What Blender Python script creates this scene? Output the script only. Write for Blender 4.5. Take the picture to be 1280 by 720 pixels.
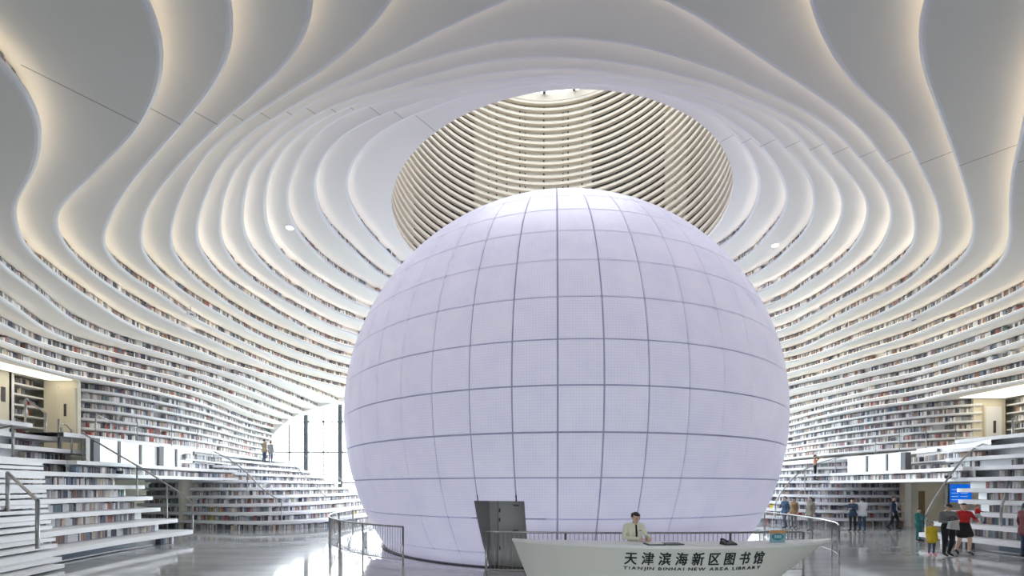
import bpy, bmesh, math, random
import numpy as np
from mathutils import Vector, Matrix
from mathutils.geometry import tessellate_polygon

for _o in list(bpy.data.objects):
    bpy.data.objects.remove(_o)
SC = bpy.context.scene
COL = SC.collection
R_ = math.radians

# ---------------------------------------------------------------- camera
EYE = 2.22
cam_d = bpy.data.cameras.new('camera')
cam_d.sensor_width = 36.0
cam_d.lens = 557.1 / 1280 * 36.0
cam_d.shift_y = 249.0 / 1280
cam_d.clip_end = 500
cam = bpy.data.objects.new('camera', cam_d)
COL.objects.link(cam)
cam.location = (0, 0, EYE)
cam.rotation_euler = (R_(90), 0, 0)
SC.camera = cam

# ---------------------------------------------------------------- world (bright overcast sky)
W = bpy.data.worlds.new('overcast_sky')
SC.world = W
W.use_nodes = True
_bg = W.node_tree.nodes['Background']
_bg.inputs[0].default_value = (0.93, 0.97, 1.0, 1)
_bg.inputs[1].default_value = 15.5

SC.view_settings.view_transform = 'Standard'
SC.view_settings.look = 'None'
SC.view_settings.gamma = 1.0
SC.view_settings.use_curve_mapping = False
SC.view_settings.exposure = -0.3
SC.cycles.use_denoising = True
SC.cycles.max_bounces = 10
SC.cycles.diffuse_bounces = 6
SC.cycles.glossy_bounces = 4
SC.cycles.transmission_bounces = 4
SC.cycles.transparent_max_bounces = 12
SC.cycles.sample_clamp_indirect = 6.0
SC.cycles.caustics_reflective = False
SC.cycles.caustics_refractive = False


def portal(loc, rot, sx, sy):
    l = bpy.data.lights.new('sky_portal', 'AREA')
    l.shape = 'RECTANGLE'
    l.size, l.size_y = sx, sy
    l.cycles.is_portal = True
    o = bpy.data.objects.new('sky_portal', l)
    o.location = loc
    o.rotation_euler = rot
    COL.objects.link(o)


portal((2.07, 21.1, 27.3), (0, 0, 0), 16.5, 16.5)            # skylight, facing down
portal((2.0, 37.4, 5.5), (R_(-90), 0, 0), 42, 11)            # back glazing, facing -Y
portal((2.0, -10.4, 1.5), (R_(90), 0, 0), 16, 3.0)           # unseen entrance opening, sized to steer fill light, facing +Y

# ---------------------------------------------------------------- sizes
SPH = Vector((2.075, 21.095, 5.066))
SR = 9.4
PIT = -0.32
TIER = 14.35 / 33
OCZ, OCR = 14.35, 7.51
FRONT, BACK = -10.0, 37.0


def tz(n):
    return (33 - n) * TIER


# ---------------------------------------------------------------- materials
MATS = {}


def mat(name, color, rough=0.6, metal=0.0, emit=None, emit_s=0.0, noise=0.0, nscale=4.0, spec=0.5, objcol=False):
    m = bpy.data.materials.new(name)
    m.use_nodes = True
    nt = m.node_tree
    b = nt.nodes['Principled BSDF']
    b.inputs['Base Color'].default_value = (*color, 1)
    b.inputs['Roughness'].default_value = rough
    b.inputs['Metallic'].default_value = metal
    b.inputs['Specular IOR Level'].default_value = spec
    if noise:
        tc = nt.nodes.new('ShaderNodeTexCoord')
        nz = nt.nodes.new('ShaderNodeTexNoise')
        nz.inputs['Scale'].default_value = nscale
        nz.inputs['Detail'].default_value = 4
        rp = nt.nodes.new('ShaderNodeMapRange')
        rp.inputs[3].default_value = 1 - noise
        rp.inputs[4].default_value = 1 + noise
        mx = nt.nodes.new('ShaderNodeMix')
        mx.data_type = 'RGBA'
        mx.blend_type = 'MULTIPLY'
        mx.inputs[0].default_value = 1
        mx.inputs[6].default_value = (*color, 1)
        nt.links.new(tc.outputs['Object'], nz.inputs['Vector'])
        nt.links.new(nz.outputs[0], rp.inputs[0])
        nt.links.new(rp.outputs[0], mx.inputs[7])
        nt.links.new(mx.outputs[2], b.inputs['Base Color'])
    if emit:
        b.inputs['Emission Color'].default_value = (*emit, 1)
        b.inputs['Emission Strength'].default_value = emit_s
    MATS[name] = m
    return m


M = {}
M['plaster'] = mat('white_plaster', (0.83, 0.82, 0.80), 0.75, noise=0.015, nscale=0.6)
M['shelf'] = mat('white_shelf', (0.82, 0.83, 0.85), 0.45, noise=0.02, nscale=2)
M['cream'] = mat('cream_panel', (0.72, 0.68, 0.56), 0.6, noise=0.03, nscale=1.5)
M['slat'] = mat('cream_slat', (0.76, 0.69, 0.58), 0.5, noise=0.03, nscale=1.0)
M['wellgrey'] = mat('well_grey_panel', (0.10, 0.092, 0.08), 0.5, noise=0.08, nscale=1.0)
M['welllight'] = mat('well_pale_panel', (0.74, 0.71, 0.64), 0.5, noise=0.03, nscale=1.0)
M['dark'] = mat('dark_metal', (0.05, 0.05, 0.055), 0.5)
M['steel'] = mat('brushed_steel', (0.36, 0.36, 0.37), 0.32, 0.9, noise=0.05, nscale=8)
M['frame'] = mat('window_frame_grey', (0.10, 0.11, 0.125), 0.5, noise=0.03)
M['seam'] = mat('joint_grey', (0.42, 0.42, 0.42), 0.8)
M['desk'] = mat('desk_composite', (0.78, 0.79, 0.76), 0.35, noise=0.015, nscale=1.2)
M['doorgrey'] = mat('door_grey', (0.52, 0.52, 0.53), 0.45, noise=0.04, nscale=2)
M['jamb'] = mat('jamb_grey', (0.44, 0.44, 0.455), 0.55, noise=0.03)
M['outground'] = mat('outdoor_paving', (0.34, 0.38, 0.33), 0.8, noise=0.15, nscale=0.3)
M['vent'] = mat('blue_grey_panel', (0.16, 0.21, 0.26), 0.3, noise=0.1, nscale=3)


def emis(name, color, s):
    m = bpy.data.materials.new(name)
    m.use_nodes = True
    nt = m.node_tree
    nt.nodes.clear()
    e = nt.nodes.new('ShaderNodeEmission')
    e.inputs[0].default_value = (*color, 1)
    e.inputs[1].default_value = s
    o = nt.nodes.new('ShaderNodeOutputMaterial')
    nt.links.new(e.outputs[0], o.inputs[0])
    m.cycles.emission_sampling = 'FRONT'
    return m


LED_WARM = (1.0, 0.80, 0.52)
LED_S = {n: 7.0 for n in range(1, 18)}
M['cove'] = emis('cove_light', (1.0, 0.90, 0.70), 3.0)
M['downlight'] = emis('downlight_lamp', (1, 0.98, 0.95), 18.0)


def glass_mat(name, tint=(1, 1, 1), refl=0.08):
    m = bpy.data.materials.new(name)
    m.use_nodes = True
    nt = m.node_tree
    nt.nodes.clear()
    t = nt.nodes.new('ShaderNodeBsdfTransparent')
    t.inputs[0].default_value = (*tint, 1)
    g = nt.nodes.new('ShaderNodeBsdfGlossy')
    g.inputs['Roughness'].default_value = 0.02
    mx = nt.nodes.new('ShaderNodeMixShader')
    lw = nt.nodes.new('ShaderNodeLayerWeight')
    lw.inputs[0].default_value = refl
    o = nt.nodes.new('ShaderNodeOutputMaterial')
    nt.links.new(lw.outputs['Fresnel'], mx.inputs[0])
    nt.links.new(t.outputs[0], mx.inputs[1])
    nt.links.new(g.outputs[0], mx.inputs[2])
    nt.links.new(mx.outputs[0], o.inputs[0])
    return m


M['glass'] = glass_mat('clear_glass', (0.97, 0.985, 0.98))
M['skyglass'] = glass_mat('dimmed_roof_glass', (0.60, 0.61, 0.62))  # tint added to cut the skylight falling on the sphere top
M['railglass'] = glass_mat('balustrade_glass', (0.94, 0.97, 0.97), 0.12)


def floor_mat():
    m = bpy.data.materials.new('polished_marble_floor')
    m.use_nodes = True
    nt = m.node_tree
    b = nt.nodes['Principled BSDF']
    tc = nt.nodes.new('ShaderNodeTexCoord')
    mp = nt.nodes.new('ShaderNodeMapping')
    mp.inputs['Scale'].default_value = (0.25, 0.9, 1)
    nz = nt.nodes.new('ShaderNodeTexNoise')
    nz.inputs['Scale'].default_value = 1.6
    nz.inputs['Detail'].default_value = 8
    nz.inputs['Roughness'].default_value = 0.62
    cr = nt.nodes.new('ShaderNodeValToRGB')
    cr.color_ramp.elements[0].position = 0.3
    cr.color_ramp.elements[0].color = (0.34, 0.35, 0.36, 1)
    cr.color_ramp.elements[1].position = 0.72
    cr.color_ramp.elements[1].color = (0.56, 0.57, 0.58, 1)
    nt.links.new(tc.outputs['Object'], mp.inputs[0])
    nt.links.new(mp.outputs[0], nz.inputs['Vector'])
    nt.links.new(nz.outputs[0], cr.inputs[0])
    nt.links.new(cr.outputs[0], b.inputs['Base Color'])
    b.inputs['Roughness'].default_value = 0.075
    b.inputs['IOR'].default_value = 1.75
    return m


M['floor'] = floor_mat()


def led_panel_mat():
    m = bpy.data.materials.new('led_screen_panel')
    m.use_nodes = True
    nt = m.node_tree
    b = nt.nodes['Principled BSDF']
    uv = nt.nodes.new('ShaderNodeUVMap')
    w1 = nt.nodes.new('ShaderNodeTexWave')
    w1.bands_direction = 'X'
    w1.inputs['Scale'].default_value = 5.0
    w2 = nt.nodes.new('ShaderNodeTexWave')
    w2.bands_direction = 'Y'
    w2.inputs['Scale'].default_value = 5.0
    nz = nt.nodes.new('ShaderNodeTexNoise')
    nz.inputs['Scale'].default_value = 1.3
    nz.inputs['Detail'].default_value = 5
    ad = nt.nodes.new('ShaderNodeMath')
    ad.operation = 'ADD'
    ad2 = nt.nodes.new('ShaderNodeMath')
    ad2.operation = 'MULTIPLY_ADD'
    ad2.inputs[1].default_value = 0.22
    cr = nt.nodes.new('ShaderNodeValToRGB')
    cr.color_ramp.elements[0].position = 0.25
    cr.color_ramp.elements[0].color = (0.50, 0.50, 0.68, 1)
    cr.color_ramp.elements[1].position = 0.95
    cr.color_ramp.elements[1].color = (0.60, 0.60, 0.76, 1)
    for w in (w1, w2):
        nt.links.new(uv.outputs[0], w.inputs['Vector'])
    nt.links.new(uv.outputs[0], nz.inputs['Vector'])
    nt.links.new(w1.outputs['Fac'], ad.inputs[0])
    nt.links.new(w2.outputs['Fac'], ad.inputs[1])
    nt.links.new(ad.outputs[0], ad2.inputs[0])
    nt.links.new(nz.outputs[0], ad2.inputs[2])
    nt.links.new(ad2.outputs[0], cr.inputs[0])
    nt.links.new(cr.outputs[0], b.inputs['Base Color'])
    nt.links.new(cr.outputs[0], b.inputs['Emission Color'])
    b.inputs['Emission Strength'].default_value = 0.60
    b.inputs['Roughness'].default_value = 0.42
    return m


M['led'] = led_panel_mat()

# ---------------------------------------------------------------- helpers


def obj(name, me, parent=None, **props):
    o = bpy.data.objects.new(name, me)
    COL.objects.link(o)
    if parent is not None:
        o.parent = parent
    for k, v in props.items():
        o[k] = v
    return o


def empty(name, loc=(0, 0, 0), rz=0, **props):
    o = bpy.data.objects.new(name, None)
    COL.objects.link(o)
    o.location = loc
    o.rotation_euler = (0, 0, rz)
    o.empty_display_size = 0.1
    for k, v in props.items():
        o[k] = v
    return o


def mesh(name, verts, faces, m, smooth=False, mi=None):
    me = bpy.data.meshes.new(name)
    me.from_pydata([tuple(v) for v in verts], [], [tuple(f) for f in faces])
    for x in (m if isinstance(m, (list, tuple)) else [m]):
        me.materials.append(x)
    if smooth:
        me.polygons.foreach_set('use_smooth', [True] * len(me.polygons))
    if mi is not None:
        me.polygons.foreach_set('material_index', mi)
    me.update()
    return me


class MB:
    """collects shapes into one mesh"""

    def __init__(s):
        s.v, s.f, s.mi = [], [], []
        s.cur = 0

    def add(s, vs, fs):
        b = len(s.v)
        s.v += [tuple(x) for x in vs]
        s.f += [tuple(b + i for i in f) for f in fs]
        s.mi += [s.cur] * len(fs)
        return s

    def box(s, x0, x1, y0, y1, z0, z1):
        vs = [(x, y, z) for z in (z0, z1) for y in (y0, y1) for x in (x0, x1)]
        return s.add(vs, [(0, 2, 3, 1), (4, 5, 7, 6), (0, 1, 5, 4), (2, 6, 7, 3), (0, 4, 6, 2), (1, 3, 7, 5)])

    def prism(s, poly, z0, z1):
        n = len(poly)
        a = sum(poly[i][0] * poly[(i + 1) % n][1] - poly[(i + 1) % n][0] * poly[i][1] for i in range(n))
        if a < 0:
            poly = poly[::-1]
        vs = [(p[0], p[1], z0) for p in poly] + [(p[0], p[1], z1) for p in poly]
        fs = [(i, (i + 1) % n, n + (i + 1) % n, n + i) for i in range(n)]
        for t in tessellate_polygon([[Vector((p[0], p[1], 0)) for p in poly]]):
            p0, p1, p2 = (poly[k] for k in t)
            ar = (p1[0] - p0[0]) * (p2[1] - p0[1]) - (p2[0] - p0[0]) * (p1[1] - p0[1])
            t = tuple(t) if ar > 0 else tuple(t)[::-1]
            fs.append(tuple(n + k for k in t))
            fs.append(tuple(t)[::-1])
        return s.add(vs, fs)

    def tube(s, pts, r, k=8, cap=True):
        pts = [Vector(p) for p in pts]
        rings = []
        for i, p in enumerate(pts):
            d = (pts[min(i + 1, len(pts) - 1)] - pts[max(i - 1, 0)]).normalized()
            up = Vector((0, 0, 1)) if abs(d.z) < 0.95 else Vector((0, 1, 0))
            a = d.cross(up).normalized()
            b = d.cross(a).normalized()
            rr = r[i] if isinstance(r, (list, tuple)) else r
            rings.append([p + (a * math.cos(2 * math.pi * j / k) + b * math.sin(2 * math.pi * j / k)) * rr for j in range(k)])
        vs = [v for ring in rings for v in ring]
        fs = []
        for i in range(len(pts) - 1):
            for j in range(k):
                fs.append((i * k + j, i * k + (j + 1) % k, (i + 1) * k + (j + 1) % k, (i + 1) * k + j))
        if cap:
            fs.append(tuple(range(k)))
            fs.append(tuple((len(pts) - 1) * k + j for j in range(k))[::-1])
        return s.add(vs, fs)

    def strip(s, A, B, closed=False):
        """quads between two equally long 3D polylines"""
        n = len(A)
        vs = list(A) + list(B)
        rng = range(n if closed else n - 1)
        return s.add(vs, [(i, (i + 1) % n, n + (i + 1) % n, n + i) for i in rng])

    def build(s, name, m, parent=None, smooth=False, **props):
        me = mesh(name, s.v, s.f, m, smooth, s.mi if isinstance(m, (list, tuple)) else None)
        return obj(name, me, parent, **props)


def spline(pts, step=0.4, closed=False, sigma=0.7):
    """resampled and smoothed plan curve (numpy N x D)"""
    P = np.array(pts, float)
    n = len(P)
    out = []
    for i in range(n if closed else n - 1):
        if closed:
            p0, p1, p2, p3 = P[(i - 1) % n], P[i], P[(i + 1) % n], P[(i + 2) % n]
        else:
            p0, p1, p2, p3 = P[max(i - 1, 0)], P[i], P[i + 1], P[min(i + 2, n - 1)]
        for t in np.linspace(0, 1, 8, endpoint=False):
            out.append(0.5 * ((2 * p1) + (-p0 + p2) * t + (2 * p0 - 5 * p1 + 4 * p2 - p3) * t * t + (-p0 + 3 * p1 - 3 * p2 + p3) * t ** 3))
    out.append(P[0] if closed else P[-1])
    Q = np.array(out)
    seg = np.linalg.norm(np.diff(Q, axis=0), axis=1)
    s = np.concatenate([[0], np.cumsum(seg)])
    m = max(int(s[-1] / step), 4)
    u = np.linspace(0, s[-1], m + 1)
    Q = np.stack([np.interp(u, s, Q[:, k]) for k in range(P.shape[1])], 1)
    if sigma > 0:
        st = s[-1] / m
        hw = int(3 * sigma / st) + 1
        ker = np.exp(-0.5 * (np.arange(-hw, hw + 1) * st / sigma) ** 2)
        ker /= ker.sum()
        if closed:
            B = Q[:-1]
            E_ = np.concatenate([B[-hw:], B, B[:hw]])
            S = np.stack([np.convolve(E_[:, k], ker, 'valid') for k in range(P.shape[1])], 1)
            return S
        E_ = np.concatenate([2 * Q[0] - Q[1:hw + 1][::-1], Q, 2 * Q[-1] - Q[-hw - 1:-1][::-1]])
        Q = np.stack([np.convolve(E_[:, k], ker, 'valid') for k in range(P.shape[1])], 1)
    elif closed:
        Q = Q[:-1]
    return Q


def outward(Q, closed=False):
    """unit normals on the right of the direction of travel"""
    if closed:
        d = np.roll(Q, -1, 0) - np.roll(Q, 1, 0)
    else:
        d = np.gradient(Q, axis=0)
    d = d[:, :2]
    d /= np.maximum(np.linalg.norm(d, axis=1), 1e-9)[:, None]
    return np.stack([d[:, 1], -d[:, 0]], 1)


def lift(Q, z):
    return [(float(p[0]), float(p[1]), float(z)) for p in Q]


BOOKS = []       # (x, y, z, tx, ty, w, h, d, colour index, tag, seat along row)
PAL = [((0.07, 0.08, 0.12), 'dark navy', 7), ((0.13, 0.13, 0.15), 'charcoal', 9), ((0.26, 0.26, 0.28), 'grey', 9),
       ((0.46, 0.46, 0.48), 'pale grey', 11), ((0.76, 0.76, 0.76), 'white', 20), ((0.26, 0.16, 0.13), 'brown', 5),
       ((0.42, 0.30, 0.24), 'tan', 5), ((0.62, 0.55, 0.46), 'beige', 6), ((0.36, 0.14, 0.13), 'dark red', 2),
       ((0.20, 0.27, 0.36), 'blue', 5), ((0.18, 0.25, 0.24), 'green', 2), ((0.44, 0.39, 0.44), 'mauve', 6)]
PAL_RED = [0, 1, 2, 4, 4, 4, 3, 8, 12, 7, 6, 3, 11, 2]
PAL.append(((0.46, 0.10, 0.09), 'bright red', 0))
PAL.append(((0.75, 0.60, 0.05), 'yellow', 0))
PAL_BAG = [i for i, c in enumerate(PAL) for _ in range(c[2])]


def book_row(Q, N, z, off, tag, seed, hr=(0.20, 0.29), wr=(0.035, 0.085), fill=0.8, dep=0.17, bag=None, ok=None):
    """books standing on z along curve Q, spines facing against N, spine face at distance off behind the curve"""
    rnd = random.Random(seed)
    bag = bag or PAL_BAG
    P = Q[:, :2] + N * off
    seg = np.linalg.norm(np.diff(P, axis=0), axis=1)
    s = np.concatenate([[0], np.cumsum(seg)])
    L = s[-1]
    u = rnd.random() * 0.3
    k = 0
    while u < L - 0.15:
        if rnd.random() > fill:
            u += rnd.uniform(0.12, 0.6)
            continue
        run = rnd.randint(4, 16)
        base_h = rnd.uniform(*hr)
        ci = rnd.choice(bag)
        for _ in range(run):
            w = rnd.uniform(*wr)
            if u + w > L - 0.05:
                break
            if rnd.random() < 0.72:
                ci = rnd.choice(bag)
            hh = base_h if rnd.random() < 0.5 else rnd.uniform(*hr)
            x = float(np.interp(u + w / 2, s, P[:, 0]))
            y = float(np.interp(u + w / 2, s, P[:, 1]))
            i = min(int(np.searchsorted(s, u + w / 2)), len(s) - 1)
            nx, ny = N[i]
            if ok is None or ok(x, y):
                BOOKS.append((x, y, z, nx, ny, w * 0.93, hh, dep, ci, tag, k))
                k += 1
            u += w

# plan curves of the ceiling tiers in metres: left branch, then right branch
TR = {
 1: [[(-5.9,23.4),(-6.1,22.4),(-6.6,20.7),(-6.7,19.0),(-6.6,17.7),(-6.3,17.0),(-5.6,15.9),(-4.7,15.0),(-3.6,14.3),(-2.7,13.9),(-1.4,13.4),(0.0,13.1),(1.4,13.0),(2.8,13.0),(4.6,13.4),(6.0,13.9),(7.6,15.0),(8.7,16.1),(9.5,17.1),(10.1,18.5),(10.4,19.6),(10.4,20.7),(10.2,21.7)]],
 2: [[(-6.8,24.0),(-7.4,21.9),(-7.8,20.1),(-7.9,18.6),(-7.6,17.3),(-7.3,16.5),(-6.6,15.4),(-5.4,14.3),(-4.3,13.7),(-3.3,13.3),(-2.0,12.9),(-0.2,12.5),(1.3,12.4),(2.7,12.4),(4.3,12.8),(5.7,13.2),(6.9,13.9),(8.0,14.6),(9.3,15.7),(10.3,16.8),(10.5,17.0),(11.1,18.1),(11.4,19.2),(11.4,20.6),(11.4,22.3)]],
 3: [[(-7.7,24.6),(-8.2,23.7),(-8.8,22.3),(-9.1,20.4),(-9.1,18.9),(-8.8,17.6),(-8.4,16.6),(-7.9,15.9),(-7.0,14.7),(-5.7,13.5),(-4.4,12.8),(-3.1,12.5),(-1.9,12.2),(-0.2,11.9),(1.3,11.8),(2.8,11.8),(4.1,12.1),(5.4,12.4),(6.7,13.0),(7.8,13.6),(9.0,14.5),(10.5,15.7),(11.5,17.0),(12.0,17.8),(12.5,19.0),(12.6,20.4),(12.3,23.1)]],
 4: [[(-8.4,26.0),(-9.3,24.3),(-9.7,23.2),(-10.2,21.5),(-10.3,20.5),(-10.2,19.2),(-9.7,17.7),(-9.2,16.6),(-8.3,15.2),(-7.3,14.0),(-6.0,13.0),(-4.9,12.4),(-3.4,11.9),(-1.8,11.5),(-0.2,11.2),(1.2,11.1),(2.3,11.2),(3.9,11.5),(5.1,11.7),(7.0,12.4),(8.0,12.9),(9.4,14.0),(11.0,15.2),(11.9,16.1),(12.1,16.3),(12.8,17.4),(13.5,19.0),(13.8,20.7),(13.6,22.0),(13.3,23.6)]],
 5: [[(-9.1,26.8),(-10.2,25.0),(-10.9,22.8),(-11.1,21.4),(-11.2,20.3),(-10.9,18.7),(-10.5,17.5),(-9.9,16.4),(-9.2,15.4),(-8.5,14.4),(-7.4,13.4),(-6.2,12.5),(-5.1,11.9),(-3.9,11.4),(-3.2,11.2),(-1.6,10.7),(-0.2,10.4),(1.1,10.4),(1.7,10.4),(3.1,10.6),(4.7,11.0),(5.9,11.4),(7.1,11.9),(8.4,12.5),(10.1,13.8),(11.5,14.8),(12.7,15.9),(13.5,17.1),(14.2,18.5),(14.6,20.2),(14.4,22.6),(14.3,24.2)]],
 6: [[(-9.8,27.9),(-10.9,25.9),(-11.7,22.9),(-12.0,21.1),(-12.0,19.9),(-11.8,18.8),(-11.4,17.6),(-10.6,16.2),(-8.9,14.0),(-7.8,13.0),(-6.6,12.1),(-5.5,11.4),(-4.3,10.8),(-3.5,10.5),(-2.0,10.0),(-0.8,9.7),(-0.2,9.5),(0.7,9.5),(1.5,9.5),(2.4,9.6),(3.3,9.8),(4.9,10.3),(6.1,10.8),(7.8,11.5),(9.0,12.2),(10.4,13.2),(11.9,14.3),(13.2,15.5),(14.2,16.9),(15.2,18.9),(15.3,19.8),(15.4,21.6),(14.9,25.1)]],
 7: [[(-10.4,29.1),(-11.5,27.4),(-12.3,24.1),(-12.6,21.3),(-12.7,19.9),(-12.5,18.7),(-12.1,17.6),(-11.9,16.9),(-10.6,15.1),(-9.2,13.6),(-8.1,12.5),(-6.7,11.5),(-5.6,10.9),(-4.6,10.4),(-3.8,10.0),(-2.7,9.5),(-1.8,9.1),(-0.9,8.7),(0.0,8.3)],[(2.8,8.3),(3.5,8.6),(4.3,9.0),(5.1,9.4),(6.5,10.1),(7.9,10.8),(9.1,11.5),(10.4,12.5),(11.2,13.0),(12.9,14.4),(13.9,15.4),(14.8,16.4),(15.5,17.5),(16.1,20.2),(16.1,22.1),(15.9,24.5),(15.6,26.4)]],
 8: [[(-11.0,29.9),(-12.1,27.5),(-13.1,24.7),(-13.5,22.1),(-13.4,20.5),(-13.3,19.0),(-13.0,17.7),(-12.7,16.9),(-12.3,16.1),(-10.9,14.4),(-9.5,13.0),(-7.9,11.6),(-6.3,10.6),(-5.0,9.9),(-3.9,9.3),(-3.1,8.8),(-2.4,8.3),(-2.0,7.9)],[(5.2,7.9),(5.8,8.5),(6.6,9.1),(7.4,9.7),(8.6,10.3),(9.9,11.2),(12.3,13.1),(13.3,13.9),(14.3,14.9),(15.2,15.9),(15.8,16.7),(16.8,19.0),(16.7,21.0),(16.6,23.2),(16.3,26.9)]],
 9: [[(-11.6,31.2),(-12.2,29.8),(-13.2,27.2),(-13.8,24.9),(-13.9,22.8),(-14.0,20.6),(-14.0,19.4),(-13.8,18.0),(-13.5,17.0),(-13.2,16.1),(-12.7,15.3),(-11.3,13.7),(-9.8,12.4),(-7.0,10.4),(-5.4,9.4),(-3.9,8.4),(-3.5,7.9),(-3.2,7.5)],[(6.8,7.5),(7.2,7.9),(7.8,8.6),(8.6,9.2),(9.6,10.0),(10.5,10.7),(12.6,12.4),(13.8,13.4),(14.8,14.3),(15.7,15.3),(16.1,15.8),(16.7,17.1),(17.5,19.9),(17.6,22.2),(17.2,25.0),(16.9,27.6)]],
 10: [[(-12.0,31.9),(-12.8,30.6),(-13.7,28.7),(-14.3,26.3),(-14.6,24.0),(-14.8,21.9),(-14.6,19.6),(-14.3,18.4),(-14.3,17.1),(-14.0,15.9),(-13.6,15.0),(-13.3,14.5),(-12.4,13.6),(-11.2,12.6),(-10.1,11.7),(-6.9,9.5),(-5.5,8.5),(-4.8,7.8),(-4.4,7.1)],[(10.9,9.5),(11.5,10.1),(12.7,11.4),(13.1,11.7),(13.9,12.5),(15.2,13.6),(15.9,14.3),(16.6,15.0),(17.2,15.8),(17.8,17.1),(18.2,18.7),(18.6,20.5),(18.5,22.0),(18.2,23.6),(18.0,26.0),(17.3,28.1)]],
 11: [[(-13.6,31.5),(-14.6,29.2),(-14.9,26.4),(-15.1,23.9),(-15.2,21.8),(-15.3,20.0),(-15.2,18.4),(-15.0,17.4),(-14.8,16.4),(-14.5,15.3),(-14.1,14.4),(-13.7,13.7),(-13.4,13.2),(-12.7,12.4),(-12.0,11.8),(-11.3,11.4),(-10.3,10.8),(-8.8,9.9),(-7.8,9.3),(-6.9,8.6),(-6.1,7.9),(-5.7,7.4),(-5.4,6.7)],[(19.0,16.5),(19.4,17.9),(19.5,19.1),(19.5,20.8),(19.6,22.7),(19.1,24.1),(18.7,26.6),(18.0,29.0)]],
 12: [[(-14.9,29.6),(-15.4,27.3),(-15.9,26.0),(-16.1,24.6),(-16.0,22.9),(-16.4,21.4),(-16.5,19.7),(-16.2,18.3),(-15.8,17.1),(-15.4,15.8),(-15.0,14.8),(-14.6,13.8),(-14.1,12.9),(-13.2,11.9),(-12.7,11.4),(-11.9,10.7),(-11.0,10.2),(-9.7,9.2),(-9.0,8.6),(-8.6,8.1),(-8.3,7.6),(-8.2,7.1)],[(20.0,17.4),(20.2,18.6),(20.3,20.0),(20.4,21.4),(20.3,23.3),(19.7,24.8),(19.4,27.5),(18.7,29.8)]],
 13: [[(-16.0,26.7),(-16.5,25.2),(-17.0,22.8),(-17.3,21.4),(-17.7,20.2),(-17.6,19.2),(-17.4,17.9),(-16.8,16.6),(-16.1,15.4),(-15.4,13.9),(-15.0,13.1)],[(20.8,18.1),(20.8,19.2),(21.0,20.6),(21.0,22.7),(20.8,23.9),(20.3,26.3),(19.5,28.6),(18.8,30.1)]],
 14: [[(-16.7,25.9),(-17.2,23.8),(-17.6,22.0),(-18.1,20.8),(-18.5,19.8),(-18.5,18.7),(-18.2,17.6),(-17.7,16.6),(-16.8,15.1),(-16.4,14.2)],[(21.3,18.5),(21.5,19.8),(21.6,21.2),(21.7,23.4),(21.5,24.8),(20.7,26.1),(20.4,28.9),(19.7,31.6)]],
 15: [[(-17.2,23.8),(-17.9,22.0),(-18.4,20.7),(-18.5,19.3),(-18.7,18.5),(-18.7,17.6),(-18.1,16.4),(-17.7,15.4)],[(21.7,18.9),(21.7,20.4),(21.9,22.5),(21.7,25.2),(21.3,26.0),(20.9,28.8),(20.3,32.5)]],
 16: [[(-18.4,31.0),(-17.6,26.9),(-17.6,24.7),(-17.7,22.4),(-18.4,21.0),(-18.8,19.9),(-18.9,18.6),(-18.7,17.7),(-18.7,17.0),(-18.4,16.0)],[(22.4,19.5),(22.4,21.5),(22.4,23.5),(22.0,25.3),(21.4,26.9),(21.1,30.0),(21.1,33.9)]],
 17: [[(-19.3,32.6),(-17.9,25.6),(-18.1,23.0),(-18.3,20.8),(-18.8,20.3),(-19.0,19.6),(-19.1,18.5),(-18.8,17.0),(-18.6,16.2)],[(23.1,20.1),(22.7,21.8),(22.5,23.7),(22.4,25.7),(21.4,26.9),(21.1,30.0),(21.4,34.3)]],
}
FRONT_L = {9: [(-2.9, 5), (-3.5, 2), (-5, -2), (-7, -6), (-8, -10)], 10: [(-4.1, 5), (-4.8, 2), (-6.5, -2), (-8.5, -6), (-9.5, -10)],
           11: [(-5.4, 5), (-6.2, 2), (-8, -2), (-10, -6), (-11, -10)], 12: [(-8.5, 5), (-9.5, 2), (-11, -2), (-12, -6), (-12.5, -10)],
           13: [(-13.5, 11), (-12.3, 9), (-11.5, 6.5), (-11.8, 4), (-12.6, 0), (-13.3, -4), (-13.8, -10)],
           14: [(-15, 11.5), (-14, 8.5), (-13.6, 5), (-14, 0), (-14.8, -10)], 15: [(-16.2, 11.5), (-15.3, 8), (-15, 4), (-15.4, 0), (-16, -10)],
           16: [(-17.4, 12), (-16.8, 8), (-16.6, 4), (-17, -10)], 17: [(-18.3, 12), (-18.1, 8), (-17.9, 3), (-18.1, -10)]}
FRONT_R = {9: [(6.6, 5.5), (7, 3), (8.5, -1), (10.5, -5), (11.5, -10)], 10: [(9.3, 7.8), (8.6, 6), (8.6, 3.5), (10, -1), (12, -5), (13, -10)],
           11: [(17.5, 14), (15, 11.5), (12.8, 9.5), (11.2, 7.5), (10.6, 5), (11, 2), (12.5, -2), (14, -6), (14.5, -10)],
           12: [(19, 15), (17.2, 12.5), (15.5, 10), (14.5, 7.5), (14, 5), (14.3, 1), (15.2, -4), (16, -10)],
           13: [(20, 15.5), (18.6, 12.5), (17.4, 9.5), (16.8, 6), (17, 2), (17.5, -10)], 14: [(20.8, 15.5), (19.8, 12), (19, 8), (18.8, 3), (19, -10)],
           15: [(21.4, 15), (20.9, 11), (20.4, 6), (20.3, -10)], 16: [(22.1, 15), (21.8, 10), (21.6, 2), (21.6, -10)],
           17: [(23, 16), (22.8, 10), (22.8, 2), (22.8, -10)]}
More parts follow.
